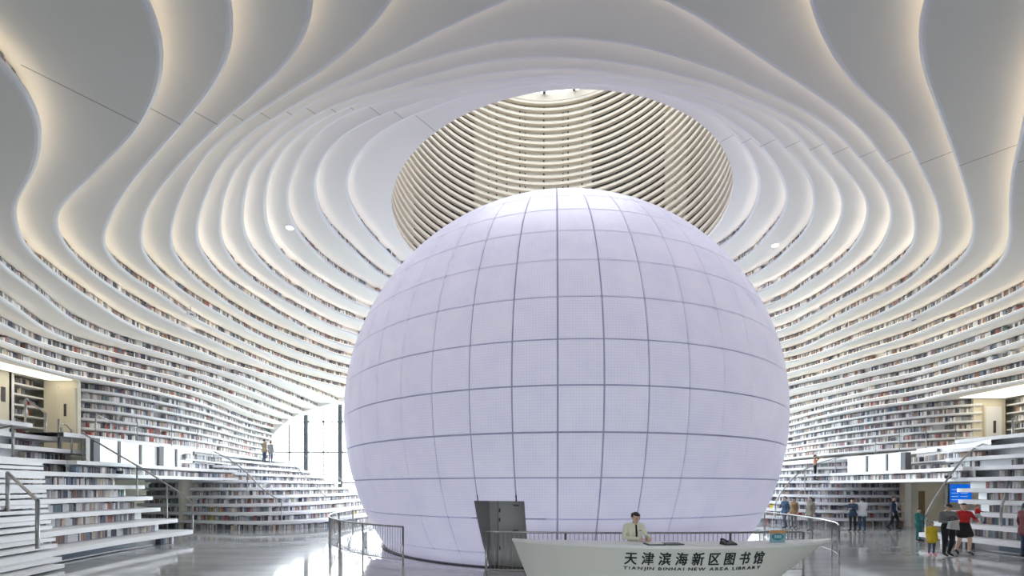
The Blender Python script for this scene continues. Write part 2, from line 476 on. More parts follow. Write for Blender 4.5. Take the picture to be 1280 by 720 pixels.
BACK_L = {11: [(-12.4, 33.6), (-11.4, 36), (-11.1, 37)], 12: [(-14.5, 32.2), (-14.2, 35), (-14.1, 37)], 13: [(-15.9, 30), (-15.85, 34), (-15.85, 37)],
          14: [(-16.75, 30), (-16.9, 34), (-17, 37)], 15: [(-17.3, 28), (-17.55, 32), (-17.9, 37)], 16: [(-18.65, 34), (-18.8, 37)], 17: [(-19.45, 35), (-19.5, 37)]}
BACK_R = {11: [(16.6, 33), (15.6, 37)], 12: [(17.8, 34), (17.4, 37)], 13: [(18.5, 34), (18.3, 37)], 14: [(19.5, 34), (19.4, 37)],
          15: [(20.2, 34.5), (20.2, 37)], 16: [(21.1, 35.5), (21.1, 37)], 17: [(21.5, 35.5), (21.6, 37)]}

# loops: start at the back on the left, run along the left wall to the front, round to the right wall and back again
LOOPS = {}
_a = np.linspace(0, 2 * math.pi, 121)[:-1]
LOOPS[0] = (np.stack([SPH.x - OCR * np.sin(_a), SPH.y + OCR * np.cos(_a)], 1), None)
BRANCH = {}
for n in range(1, 18):
    L = TR[n][0]
    Rr = TR[n][1] if len(TR[n]) > 1 else None
    if n <= 8:
        pts = list(L)
        if n == 7:
            pts += [(1.4, 8.02)]
        if n == 8:
            pts += [(-1.2, 6.9), (0.2, 6.0), (1.6, 5.7), (3.0, 6.0), (4.4, 6.9)]
        if Rr:
            pts += Rr
        yb = 30 + 0.72 * (n - 1)
        xl, yl = pts[0]
        xr, yr = pts[-1]
        pts += [(SPH.x + 0.60 * (xr - SPH.x), yb - 0.25 * (yb - yr)), (SPH.x, yb), (SPH.x - 0.60 * (SPH.x - xl), yb - 0.25 * (yb - yl))]
        Q = spline(pts, 0.35, True, 0.75)
        LOOPS[n] = (Q, None)
    else:
        if n <= 10:
            yb = 30 + 0.72 * (n - 1)
            mid = [(SPH.x, yb)]
            bl = [(SPH.x - 0.62 * (SPH.x - L[0][0]), yb - 0.22 * (yb - L[0][1]))]
            br = [(SPH.x + 0.62 * (Rr[-1][0] - SPH.x), yb - 0.22 * (yb - Rr[-1][1]))]
            ql = spline(mid + bl + L + FRONT_L[n], 0.35, False, 0.75)
            qr = spline(FRONT_R[n][::-1] + Rr + br + mid, 0.35, False, 0.75)
            qr[-1] = ql[0]
        else:
            ql = spline(BACK_L[n][::-1] + L + FRONT_L[n], 0.35, False, 0.75)
            qr = spline(FRONT_R[n][::-1] + Rr + BACK_R[n], 0.35, False, 0.75)
            ql[0, 1] = qr[-1, 1] = BACK + 0.02 * n
        ql[-1, 1] = qr[0, 1] = FRONT - 0.02 * n
        LOOPS[n] = (np.concatenate([ql, qr]), (len(ql),))
        BRANCH[n] = (ql, qr)


def resample(Q, step, closed):
    P = np.concatenate([Q, Q[:1]]) if closed else Q
    s = np.concatenate([[0], np.cumsum(np.linalg.norm(np.diff(P, axis=0), axis=1))])
    u = np.linspace(0, s[-1], max(int(s[-1] / step), 8) + 1)
    Q = np.stack([np.interp(u, s, P[:, k]) for k in range(2)], 1)
    return Q[:-1] if closed else Q


def offset_loop(n, d):
    """closed outline of loop n pushed outwards by d"""
    if n in BRANCH:
        out = []
        for q in BRANCH[n]:
            out.append(q + outward(q) * d)
        ql, qr = out
        ql[-1, 1] = qr[0, 1] = FRONT - 0.02 * n - 0.01
        if n >= 11:
            ql[0, 1] = qr[-1, 1] = BACK + 0.02 * n + 0.01
        return np.concatenate([ql, qr])
    Q = LOOPS[n][0]
    return Q + outward(Q, True) * d


LIP = 0.13
# ---------------------------------------------------------------- enclosing shell
m = MB()
hole = [(SPH.x + 8.6 * math.cos(a), SPH.y + 8.6 * math.sin(a)) for a in np.linspace(0, 2 * math.pi, 49)[:-1]]
outer = [(-24.5, FRONT - 0.6), (30.5, FRONT - 0.6), (30.5, BACK + 0.6), (-24.5, BACK + 0.6)]
for z, flip in ((15.2, True), (15.5, False)):
    pl = [Vector((*p, z)) for p in outer], [Vector((*p, z)) for p in hole]
    m.add([v for l in pl for v in l], [t if flip else t[::-1] for t in tessellate_polygon(pl)])
ceiling = m.build('ceiling', M['plaster'], kind='structure')
wall_left = MB().box(-24.5, -24.2, FRONT - 0.6, BACK + 0.6, 0, 15.2).build('wall_left', M['cream'], kind='structure')
wall_right = MB().box(30.2, 30.5, FRONT - 0.6, BACK + 0.6, 0, 15.2).build('wall_right', M['cream'], kind='structure')
wall_back = MB().box(-24.2, -20.4, BACK + 0.1, BACK + 0.4, 0, 15.2).box(23.2, 30.2, BACK + 0.1, BACK + 0.4, 0, 15.2) \
    .box(-20.4, 23.2, BACK + 0.42, BACK + 0.6, 10.6, 15.2).build('wall_back', M['plaster'], kind='structure')
unseen_wall_front = MB().box(-24.2, -18.6, FRONT - 0.5, FRONT - 0.4, 0, 15.2).box(23.2, 30.2, FRONT - 0.5, FRONT - 0.4, 0, 15.2) \
    .box(-18.6, -6, FRONT - 0.5, FRONT - 0.4, 0, 15.2).box(10, 23.2, FRONT - 0.5, FRONT - 0.4, 0, 15.2).box(-6, 10, FRONT - 0.5, FRONT - 0.4, 2.9, 15.2).build('unseen_wall_front', M['plaster'], kind='structure')  # unseen behind the camera, made mostly solid to hold back fill light

# ---------------------------------------------------------------- floor with the shallow dish under the sphere
DISH = 9.75
m = MB()
ring = [(SPH.x + DISH * math.cos(a), SPH.y + DISH * math.sin(a)) for a in np.linspace(0, 2 * math.pi, 97)[:-1]]
pl = [Vector((*p, 0)) for p in [(-24.5, FRONT - 0.6), (30.5, FRONT - 0.6), (30.5, BACK + 0.6), (-24.5, BACK + 0.6)]], [Vector((*p, 0)) for p in ring]
tris = []
allv = [v for l in pl for v in l]
for t in tessellate_polygon(pl):
    a, b, c = (allv[k] for k in t)
    tris.append(t if (b - a).cross(c - a).z > 0 else t[::-1])
m.add(allv, tris)
floor = m.build('floor', M['floor'], kind='structure')
m = MB()
ringv = lambda r, z: [(SPH.x + r * math.cos(a), SPH.y + r * math.sin(a), z) for a in np.linspace(0, 2 * math.pi, 97)[:-1]]
m.strip(ringv(DISH, 0), ringv(DISH - 0.25, -0.02), True)
m.strip(ringv(DISH - 0.25, -0.02), ringv(7.5, PIT), True)
m.v = m.v
m.f = [f[::-1] for f in m.f]
m.build('dish', M['floor'], floor, smooth=True)
m = MB()
m.strip(ringv(7.95, PIT + 0.0), ringv(7.95, PIT + 0.09), True)
m.strip(ringv(7.95, PIT + 0.09), ringv(7.6, PIT + 0.09), True)
m.build('base_gasket', M['dark'], floor)
obj('ground', mesh('ground', [(-150, -150, -0.45), (150, -150, -0.45), (150, 150, -0.45), (-150, 150, -0.45)], [(0, 1, 2, 3)], M['outground']), kind='structure')


# ---------------------------------------------------------------- tiers
def tier_soffit(n, parent):
    inner = offset_loop(n, 0.10 if n else 0.0)
    outerl = offset_loop(n + 1, 0.55)
    z = tz(n)
    pl = [[Vector((p[0], p[1], 0)) for p in outerl], [Vector((p[0], p[1], 0)) for p in inner]]
    allv = [v for l in pl for v in l]
    tris = []
    for t in tessellate_polygon(pl):
        a, b, c = (allv[k] for k in t)
        tris.append(t if (b - a).cross(c - a).z < 0 else t[::-1])
    me = mesh('soffit', [(v.x, v.y, z) for v in allv], tris, M['plaster'])
    return obj('soffit', me, parent)


def strip3(Q, N, prof, closed):
    """sweep a profile of (offset outwards, z) along Q; list of rings"""
    return [[(float(p[0] + nn[0] * o), float(p[1] + nn[1] * o), float(z)) for p, nn in zip(Q, N)] for o, z in prof]


def tier_edge(Q, closed, n, parent, led, zabove, shelf_mat):
    N = outward(Q, closed)
    z = tz(n)
    t = LIP
    m = MB()
    prof = [(0.105, z), (0.05, z + 0.010), (0.012, z + 0.035), (0.0, z + 0.065), (0.0, z + t - 0.02), (0.02, z + t), (0.5, z + t)]
    rings = strip3(Q, N, prof, closed)
    for a, b in zip(rings[:-1], rings[1:]):
        m.strip(a, b, closed)
    tr = m.build('tier', shelf_mat, parent)
    m = MB()
    a, b = strip3(Q, N, [(0.42, z + t), (0.42, zabove + 0.01)], closed)
    m.strip(a, b, closed)
    m.build('back_panel', M['plaster'], tr)
    if led:
        m = MB()
        a, b = strip3(Q, N, [(0.045, z + t + 0.012), (0.085, z + t + 0.012)], closed)
        m.strip(a, b, closed)
        v0, v1, v2 = (Vector(m.v[k]) for k in m.f[0][:3])
        if (v1 - v0).cross(v2 - v0).z < 0:
            m.f = [f[::-1] for f in m.f]
        m.build('light_strip', led, tr)
    return N


LEDM = {}
for n in range(0, 18):
    if n <= 7:
        s, colr = (8.0 if n <= 3 else 12.0), (1.0, 0.93 - 0.012 * n, 0.84 - 0.025 * n)
    elif n <= 12:
        s, colr = 9.5, (1.0, 0.82, 0.56)
    else:
        s, colr = 5.0, (1.0, 0.88, 0.70)
    LEDM[n] = emis('tier_light_%d' % n, colr, s)

for n in range(0, 17):
    tier_soffit(n, ceiling)
for n in range(1, 18):
    zab = tz(n - 1)
    if n in BRANCH:
        for q, wl in zip(BRANCH[n], (wall_left, wall_right)):
            N = tier_edge(q, False, n, wl, LEDM[n], zab, M['shelf'])
            book_row(q, N, tz(n) + LIP, 0.16, 'tier', 100 + n + (50 if wl is wall_right else 0), fill=0.93, ok=lambda x, y: y > 3 and y < 36.8)
    else:
        q = LOOPS[n][0]
        N = tier_edge(q, True, n, ceiling, LEDM[n], zab, M['shelf'])
        book_row(q, N, tz(n) + LIP, 0.16, 'tier', 100 + n, fill=0.85, ok=lambda x, y: y > 12 and y < 31)
# rim of the light well
q = LOOPS[0][0]
N = outward(q, True)
m = MB()
a, b, c = strip3(q, N, [(0, OCZ), (0, OCZ + 0.18), (0.7, OCZ + 0.18)], True)
m.strip(a, b, True)
m.strip(b, c, True)
m.build('well_rim', M['plaster'], ceiling)

# lower wall tiers 18..23 on both sides
WL = [(-19.9, 19.75), (-19.3, 19.9), (-18.55, 20.8), (-18.1, 23), (-18.05, 26), (-18.8, 30), (-19.4, 33), (-19.7, 37)][::-1]
WR = [(21.6, 37), (21.4, 34), (21.35, 30), (21.9, 27), (22.6, 25.4), (23.6, 24.1), (24.9, 23.6)][::-1]
for n in range(18, 24):
    fwd = max(0, n - 21) * 0.12
    for pts, wl, sd in ((WL, wall_left, 0), (WR, wall_right, 60)):
        q = spline([(x + (fwd if wl is wall_left else -fwd), y) for x, y in pts], 0.35, False, 0.5)
        N = tier_edge(q, False, n, wl, None, tz(n - 1), M['shelf'])
        z = tz(n)
        m = MB()
        a, b = strip3(q, N, [(0.05, z), (1.2, z)], False)
        m.strip(b, a)
        m.build('soffit', M['plaster'], wl)
        book_row(q, N, z + LIP, 0.16, 'wall', 300 + n + sd, fill=0.93, bag=PAL_RED if n >= 22 else None)
# soffit of tier 17 over the recesses and the lower walls
for q, wl in zip(BRANCH[17], (wall_left, wall_right)):
    N = outward(q)
    m = MB()
    a, b = strip3(q, N, [(0.05, tz(17)), (4.5, tz(17))], False)
    m.strip(b, a)
    m.build('soffit', M['plaster'], wl)

# thin joints in the soffits, running outwards from the light well
for ang, wl in ((-38.5, wall_left), (44.0, wall_right)):
    dx, dy = math.sin(R_(ang)), -math.cos(R_(ang))
    for n in range(0, 12):
        def hit(Q):
            rel = Q - np.array([SPH.x, SPH.y])
            side = rel[:, 0] * dy - rel[:, 1] * dx
            al = rel[:, 0] * dx + rel[:, 1] * dy
            c = np.where((side[:-1] * side[1:] < 0) & (al[:-1] > 0))[0]
            return min(al[c]) if len(c) else None
        r0, r1 = hit(LOOPS[n][0]), hit(LOOPS[n + 1][0])
        if r0 is None or r1 is None or r1 < r0 + 0.2:
            continue
        p0 = Vector((SPH.x + dx * (r0 + 0.06), SPH.y + dy * (r0 + 0.06), tz(n)))
        p1 = Vector((SPH.x + dx * (r1 + 0.1), SPH.y + dy * (r1 + 0.1), tz(n)))
        s = Vector((-dy, dx, 0)) * 0.011
        m = MB()
        dz = Vector((0, 0, -0.004))
        m.add([p0 - s + dz, p0 + s + dz, p1 + s + dz, p1 - s + dz, p0 - s, p0 + s, p1 + s, p1 - s],
              [(3, 2, 1, 0), (0, 1, 5, 4), (2, 3, 7, 6), (1, 2, 6, 5), (3, 0, 4, 7)])
        m.build('joint', M['seam'], ceiling)

# ---------------------------------------------------------------- light well with slats
well = empty('light_well', (SPH.x, SPH.y, OCZ), label='round skylight well lined with cream curved slats above the sphere', category='light well')
WT = 12.6
NS = 29


def ringmesh(name, r0, r1, z0, z1, a0, a1, k, m, caps=False):
    mb = MB()
    an = np.linspace(a0, a1, k + 1)
    full = abs(a1 - a0 - 2 * math.pi) < 1e-6
    pr = [(r0, z0), (r0, z1), (r1, z1), (r1, z0)]
    rings = [[(r * math.cos(a), r * math.sin(a), z) for a in an] for r, z in pr]
    for i in range(4):
        A, B = rings[i], rings[(i + 1) % 4]
        mb.strip(B, A)
    if not full:
        mb.add([rings[i][0] for i in range(4)], [(0, 1, 2, 3)])
        mb.add([rings[i][-1] for i in range(4)], [(3, 2, 1, 0)])
    return mesh(name, mb.v, mb.f, m)


slat_me = ringmesh('slat', 7.56, 7.74, 0, 0.17, 0, 2 * math.pi, 96, M['slat'])
for i in range(NS):
    o = obj('slat', slat_me, well)
    o.location = (0, 0, 0.35 + i * WT / NS)
npan = 32
pw = 2 * math.pi / npan
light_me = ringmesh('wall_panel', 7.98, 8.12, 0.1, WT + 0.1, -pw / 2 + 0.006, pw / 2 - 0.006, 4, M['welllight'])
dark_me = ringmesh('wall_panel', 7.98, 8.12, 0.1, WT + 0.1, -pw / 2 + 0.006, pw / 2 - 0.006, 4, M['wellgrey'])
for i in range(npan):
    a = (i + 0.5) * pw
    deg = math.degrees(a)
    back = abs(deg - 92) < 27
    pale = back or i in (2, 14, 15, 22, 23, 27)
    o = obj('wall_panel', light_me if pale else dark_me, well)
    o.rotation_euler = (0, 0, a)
m = MB()
for k in range(40):
    a = 2 * math.pi * k / 40
    ca, sa = math.cos(a), math.sin(a)
    for i in range(NS - 1):
        z = 0.35 + i * WT / NS + 0.17
        c = Vector((7.84 * ca, 7.84 * sa, 0))
        t = Vector((-sa, ca, 0)) * 0.035
        r = Vector((ca, sa, 0)) * 0.035
        vs = [c + sx * t + sy * r + Vector((0, 0, zz)) for zz in (z, z + WT / NS - 0.17) for sx, sy in ((-1, -1), (1, -1), (1, 1), (-1, 1))]
        m.add(vs, [(0, 1, 5, 4), (1, 2, 6, 5), (2, 3, 7, 6), (3, 0, 4, 7)])
m.build('slat_bracket', M['dark'], well, kind='stuff')
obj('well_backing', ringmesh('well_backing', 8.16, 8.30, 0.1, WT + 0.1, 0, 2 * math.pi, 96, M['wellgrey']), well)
obj('well_collar', ringmesh('well_collar', 7.55, 8.7, WT + 0.1, WT + 0.55, 0, 2 * math.pi, 96, M['slat']), well)
for k in range(-4, 5):
    x = k * 1.9
    y = math.sqrt(max(8.2 ** 2 - x * x, 0.2))
    obj('roof_beam', MB().box(x - 0.09, x + 0.09, -y, y, WT + 0.55, WT + 0.95).v and mesh('roof_beam', *((lambda b: (b.v, b.f))(MB().box(x - 0.09, x + 0.09, -y, y, WT + 0.55, WT + 0.95))), M['frame']), well)
    if k in (-2, 0, 2):
        b = MB().box(-y, y, x - 0.05, x + 0.05, WT + 0.97, WT + 1.1)
        obj('cross_bar', mesh('cross_bar', b.v, b.f, M['frame']), well)
for k in range(-4, 4):
    x0, x1 = k * 1.9 + 0.1, k * 1.9 + 1.8
    y = math.sqrt(8.2 ** 2 - max(abs(x0), abs(x1)) ** 2) if max(abs(x0), abs(x1)) < 8.2 else 1
    b = MB().box(x0, x1, -y, y, WT + 0.8, WT + 0.83)
    obj('pane', mesh('pane', b.v, b.f, M['skyglass']), well)

# ---------------------------------------------------------------- glazed facades


def facade(name, y, x0, x1, z1, dz, face, zlim=None):
    w = MB().box(x0, x1, y - 0.1, y + 0.1, -0.05, 0.12).build(name, M['frame'], kind='structure')
    nx = int(round((x1 - x0) / 1.42))
    dx = (x1 - x0) / nx
    nz = int(round(z1 / dz))
    thick = MB().box(-0.17, 0.17, -0.16, 0.16, 0, z1)
    thin = MB().box(-0.05, 0.05, -0.09, 0.09, 0, z1)
    tm = mesh('column', thick.v, thick.f, M['frame'])
    nm = mesh('mullion', thin.v, thin.f, M['frame'])
    for i in range(nx + 1):
        big = i % 2 == 0
        o = obj('column' if big else 'mullion', tm if big else nm, w)
        o.location = (x0 + i * dx, y, 0)
    tb = MB().box(x0, x1, -0.06, 0.06, -0.06, 0.06)
    tmsh = mesh('transom', tb.v, tb.f, M['frame'])
    for k in range(1, nz + 1):
        o = obj('transom', tmsh, w)
        o.location = (0, y, k * dz)
    pb = MB().box(-dx / 2 + 0.05, dx / 2 - 0.05, -0.012, 0.012, -dz / 2 + 0.06, dz / 2 - 0.06)
    pm = mesh('pane', pb.v, pb.f, M['glass'])
    for i in range(nx):
        for k in range(nz):
            o = obj('pane', pm, w)
            o.location = (x0 + (i + 0.5) * dx, y, (k + 0.5) * dz)
    return w


# smooth arch of plaster where the tiers meet the back glazing
arch = [(-19.9, 0), (-19.9, 6.3), (-19.3, 6.95), (-18.4, 7.75), (-17.3, 8.35), (-16.0, 8.8), (-14.2, 9.25), (-11.5, 9.75), (-8, 10.1), (-3, 10.3), (2, 10.36),
        (7, 10.3), (12, 10.1), (15.5, 9.75), (18, 9.25), (19.6, 8.7), (20.8, 8.0), (21.6, 7.0), (21.8, 6.3), (21.8, 0)]
arch = [tuple(p) for p in np.concatenate([[arch[0]], spline(arch[1:-1], 0.4, False, 0.3), [arch[-1]]])]
m = MB()
outl = [(-24.2, 0), (-24.2, 15.2), (30.2, 15.2), (30.2, 0)]
pol = [Vector((p[0], p[1], 0)) for p in arch[::1]] + [Vector((p[0], p[1], 0)) for p in outl[::-1]]
tt = tessellate_polygon([pol])
for yy in (BACK - 0.35, BACK + 0.42):
    m.add([(v.x, yy, v.y) for v in pol], tt)
m.strip([(p[0], BACK - 0.35, p[1]) for p in arch], [(p[0], BACK + 0.42, p[1]) for p in arch])
m.build('arch_fascia', M['plaster'], wall_back)
facade('window_1', BACK + 0.75, -20.3, 23.0, 10.36, 2.59, -1)
facade('unseen_window_2', FRONT - 0.85, -6, 10, 3.0, 3.0, 1)  # unseen entrance glazing, its size chosen for the fill light it lets in

# ---------------------------------------------------------------- the sphere
sphere = empty('spherical_screen', (SPH.x, SPH.y, PIT), label='giant lavender white spherical screen of square panels in the middle of the hall', category='sphere')
LAM0, DLAM = R_(-5.319), R_(7.5)
PHI0, DPHI = R_(29.238), R_(7.5435)
SC_Z = SPH.z - PIT


def sp(lam, phi, r=SR):
    return (r * math.cos(phi) * math.sin(lam), -r * math.cos(phi) * math.cos(lam), r * math.sin(phi) + SC_Z)


PHI_BOT = -math.asin(SC_Z / SR) + 0.004
DOOR_L, DOOR_R = LAM0 - 2.12 * DLAM, LAM0 - 0.80 * DLAM
DOOR_TOP_Z = 1.83
PHI_DOOR = math.asin((DOOR_TOP_Z - SPH.z) / SR)
led_panels = []
for row in range(-8, 10):
    pa, pb_ = PHI0 - row * DPHI, PHI0 - (row + 1) * DPHI
    pb_ = max(pb_, PHI_BOT)
    if pa <= PHI_BOT + 0.01:
        continue
    for colm in range(48):
        cm = colm - 24
        la, lb = LAM0 + cm * DLAM, LAM0 + (cm + 1) * DLAM
        g = 0.0056
        gl = g / max(math.cos((pa + pb_) / 2), 0.12)
        rects = [(la + gl / 2, lb - gl / 2, pa - g / 2, pb_ + g / 2)]
        if pb_ < PHI_DOOR and lb > DOOR_L and la < DOOR_R:
            l0, l1, p1, p0 = rects[0]
            rects = []
            if p1 > PHI_DOOR:
                rects.append((l0, l1, p1, PHI_DOOR))
            q1 = min(p1, PHI_DOOR)
            if l0 < DOOR_L:
                rects.append((l0, DOOR_L, q1, p0))
            if l1 > DOOR_R:
                rects.append((DOOR_R, l1, q1, p0))
        if not rects:
            continue
        led_panels.append((row, cm, rects))


def panel_mesh(rects_list, name):
    V, F, UV = [], [], []
    for rects in rects_list:
        for l0, l1, p1, p0 in rects:
            k = 3
            b = len(V)
            for j in range(k + 1):
                for i in range(k + 1):
                    l = l0 + (l1 - l0) * i / k
                    p = p1 + (p0 - p1) * j / k
                    V.append(sp(l, p))
                    UV.append((l / DLAM, p / DPHI))
            for j in range(k):
                for i in range(k):
                    a = b + j * (k + 1) + i
                    F.append((a, a + k + 1, a + k + 2, a + 1))
            # edges turned in
            rim = [b + i for i in range(k + 1)] + [b + (j + 1) * (k + 1) + k for j in range(k)] + \
                  [b + k * (k + 1) + k - 1 - i for i in range(k)] + [b + (k - 1 - j) * (k + 1) for j in range(k - 1)]
            b2 = len(V)
            n = len(rim)
            for k2 in (SR, SR - 0.05):
                for r in rim:
                    v = Vector(V[r]) - Vector((0, 0, SC_Z))
                    V.append(tuple(v * (k2 / SR) + Vector((0, 0, SC_Z))))
                    UV.append(UV[r])
            for i in range(n):
                F.append((b2 + i, b2 + (i + 1) % n, b2 + n + (i + 1) % n, b2 + n + i))
    me = mesh(name, V, F, M['led'])
    ul = me.uv_layers.new(name='UVMap')
    idx = np.zeros(len(me.loops), dtype=np.int32)
    me.loops.foreach_get('vertex_index', idx)
    ul.data.foreach_set('uv', np.array(UV, dtype=np.float32)[idx].ravel())
    # smooth only the faces on the sphere
    sm = []
    for poly in me.polygons:
        c = poly.center - Vector((0, 0, SC_Z))
        sm.append(c.length > SR - 0.02)
    me.polygons.foreach_set('use_smooth', sm)
    me.normals_split_custom_set_from_vertices([tuple((Vector(v) - Vector((0, 0, SC_Z))).normalized()) for v in V])
    return me


front_p = [p for p in led_panels if -9 <= p[1] <= 8 and p[0] >= -5]
rest_p = [p for p in led_panels if p not in front_p]
for row, cm, rects in front_p:
    obj('panel', panel_mesh([rects], 'panel'), sphere)
obj('far_panels', panel_mesh([p[2] for p in rest_p], 'far_panels'), sphere, kind='stuff')
M['core'] = mat('sphere_core', (0.50, 0.50, 0.64), 0.7)
V, F = [], []
kk, jj = 96, 40
for j in range(jj + 1):
    p = math.pi / 2 - (math.pi / 2 - PHI_BOT) * j / jj
    for i in range(kk):
        V.append(sp(2 * math.pi * i / kk, p, SR - 0.045))
for j in range(jj):
    p_mid = math.pi / 2 - (math.pi / 2 - PHI_BOT) * (j + 0.5) / jj
    for i in range(kk):
        l_mid = 2 * math.pi * (i + 0.5) / kk
        l_mid = l_mid - 2 * math.pi if l_mid > math.pi else l_mid
        if p_mid < PHI_DOOR + 0.02 and DOOR_L - 0.05 < l_mid < DOOR_R + 0.05:
            continue
        F.append((j * kk + i, (j + 1) * kk + i, (j + 1) * kk + (i + 1) % kk, j * kk + (i + 1) % kk))
obj('core', mesh('core', V, F, M['core'], True), sphere)

# door niche in the sphere: jambs from the shell back to an upright leaf
ca_l = (DOOR_L + DOOR_R) / 2
rb = SR * math.cos(PHI_BOT) - 0.35
dvec = Vector((math.sin(ca_l), -math.cos(ca_l), 0))
tvec = Vector((math.cos(ca_l), math.sin(ca_l), 0))


def back_pt(v):
    v = Vector(v)
    d = v.dot(dvec)
    return v - dvec * (d - rb)


sub = 8
m = MB()
for lam in (DOOR_L, DOOR_R):
    A = [Vector(sp(lam, PHI_DOOR + (PHI_BOT - PHI_DOOR) * i / sub)) for i in range(sub + 1)]
    m.strip(A, [back_pt(a) for a in A])
A = [Vector(sp(DOOR_L + (DOOR_R - DOOR_L) * i / sub, PHI_DOOR)) for i in range(sub + 1)]
m.strip(A, [back_pt(a) for a in A])
m.build('door_jamb', M['jamb'], sphere)
tl, trr = back_pt(sp(DOOR_L, PHI_DOOR)), back_pt(sp(DOOR_R, PHI_DOOR))
bl_, br_ = back_pt(sp(DOOR_L, PHI_BOT)), back_pt(sp(DOOR_R, PHI_BOT))
t0, t1 = min(tl.dot(tvec), bl_.dot(tvec)), max(trr.dot(tvec), br_.dot(tvec))
ztop = tl.z


def slab_at(t0, t1, z0, z1, d0, d1):
    vs = [tvec * t + dvec * d + Vector((0, 0, z)) for z in (z0, z1) for d in (d0, d1) for t in (t0, t1)]
    return MB().add(vs, [(0, 1, 3, 2), (4, 6, 7, 5), (0, 4, 5, 1), (2, 3, 7, 6), (0, 2, 6, 4), (1, 5, 7, 3)])


slab_at(t0 - 0.05, t0 + 0.28, 0, ztop + 0.05, rb - 0.06, rb + 0.0).build('door_side_panel', M['jamb'], sphere)
leaf = slab_at(t0 + 0.30, t1 + 0.05, 0, ztop + 0.05, rb - 0.06, rb + 0.01).build('door_leaf', M['doorgrey'], sphere)
for zz in (0.55, 1.45, 1.75):
    slab_at(t0 + 0.33, t0 + 0.37, zz, zz + 0.12, rb + 0.01, rb + 0.04).build('door_hinge', M['dark'], leaf)
slab_at(t0 + 0.80, t0 + 0.98, 1.95, 1.985, rb + 0.01, rb + 0.03).build('door_closer', M['dark'], leaf)
slab_at(t0 + 0.80, t0 + 0.96, 1.15, 1.20, rb + 0.01, rb + 0.05).build('door_handle', M['dark'], leaf)
# ================================================================ lower hall: terraces, bridges, recesses
TH = 0.15


def arc_corner(x0, y0, x1, y1, sgn, r=0.45, k=5):
    """rounded outer corner of a terrace slab; sgn -1 for the left side"""
    out = []
    for i in range(k + 1):
        a = math.pi / 2 * i / k
        out.append((x0 - (-sgn) * r * (1 - math.cos(a)) * -1 if False else x0 + sgn * r * (1 - math.cos(a)), y0 - r + r * math.sin(a)))
    return out


def near_terrace(side, zs, xs, yend, bow, stair, xback, y0):
    """stepped seating on one side: slabs, book risers and a stair of small steps"""
    sg = -1 if side == 'left' else 1
    root = empty('book_terrace', (sg * abs(xs[0]), y0, 0),
                 label='white stepped terrace with book filled risers at the far %s front' % side, category='terrace')
    inv = Matrix.Translation((-sg * abs(xs[0]), -y0, 0))
    off = lambda o: setattr(o, 'matrix_parent_inverse', inv)
    ys = np.arange(y0, yend[0] + 0.01, 0.4)
    nl = len(zs)
    for i in range(nl):
        z = zs[i]
        ye = yend[i]
        edge = [(xs[i] + bow(y) * sg * -1, y) for y in ys if y < ye - 0.5]
        corner = arc_corner(xs[i] + bow(ye) * sg * -1, ye, 0, 0, sg)
        poly = [(sg * xback, y0)] + edge + corner + [(sg * xback, ye)]
        o = MB().prism(poly, z - TH, z).build('tread', M['shelf'], root)
        off(o)
        # riser below this slab
        zlo = zs[i - 1] if i else 0.0
        q = np.array([(p[0] + sg * 0.0, p[1]) for p in edge if p[1] < ye - 0.6])
        N = np.tile(np.array([[sg * 1.0, 0.0]]), (len(q), 1))
        px = [(p[0] + sg * 0.62, p[1]) for p in edge if p[1] < ye - 0.45]
        back = px + [(px[-1][0] + sg * 0.15, ye - 0.35), (sg * xback, ye - 0.35), (sg * xback, y0)]
        o = MB().prism(back, zlo + 0.005, z - TH).build('riser', M['shelf'], root)
        off(o)
        if i == 0:
            # low grey vents with white bars, then a short run of books
            for k in range(9):
                ya, yb2 = 8.3 + k * 0.98, 8.3 + k * 0.98 + 0.92
                xa = xs[0] - sg * bow((ya + yb2) / 2) + sg * 0.40
                if yb2 > ye - 2.0:
                    break
                o = MB().box(min(xa, xa + sg * 0.2), max(xa, xa + sg * 0.2), ya, yb2, 0.07, z - TH).build('vent_panel', M['vent'], root)
                off(o)
            xa = xs[0] - sg * bow(12) + sg * 0.36
            edge2 = [(xs[0] - sg * bow(y) + sg * 0.33, y) for y in ys if 8 < y < ye - 1.9]
            inner2 = [(p[0] + sg * 0.1, p[1]) for p in edge2][::-1]
            o = MB().prism(edge2 + inner2, 0.03, 0.065).build('vent_bar', M['shelf'], root)
            off(o)
            q = q[q[:, 1] > ye - 1.9]
            N = N[:len(q)]
        if i > 0:
            q = q[q[:, 1] > stair(q[:, 0].mean(), zlo)]
            N = N[:len(q)]
        if len(q) > 1:
            Q = q if sg < 0 else q
            book_row(Q, N, zlo + 0.004, 0.40, 'row:%s:%d' % (side, i + 1), 700 + i + (40 if sg > 0 else 0), hr=(0.23, z - zlo - TH - 0.02),
                     wr=(0.045, 0.10), fill=0.96, dep=0.2)
    # small steps between the slabs
    for i in range(0, 7):
        zlo = zs[i - 1] if i else 0.0
        xlo = xs[i - 1] if i else xs[0] - sg * 1.0
        xhi = xs[i]
        for k in (1, 2):
            f = k / 3.0
            z = zlo + (zs[i] - zlo) * f
            xe = xlo + (xhi - xlo) * f if i else xs[0] - sg * (0.62 - 0.30 * (k - 1))
            ys1 = stair(xe, z)
            if ys1 < y0 + 1.0:
                continue
            ysl = max(y0 + 0.3, ys1 - 4.2)
            poly = [(xe - sg * bow(ysl), ysl), (xe - sg * bow(ys1), ys1), (xe - sg * bow(ys1) + sg * 0.75, ys1), (xe - sg * bow(ysl) + sg * 0.75, ysl)]
            o = MB().prism(poly, z - 0.10, z).build('step', M['shelf'], root)
            off(o)
    return root


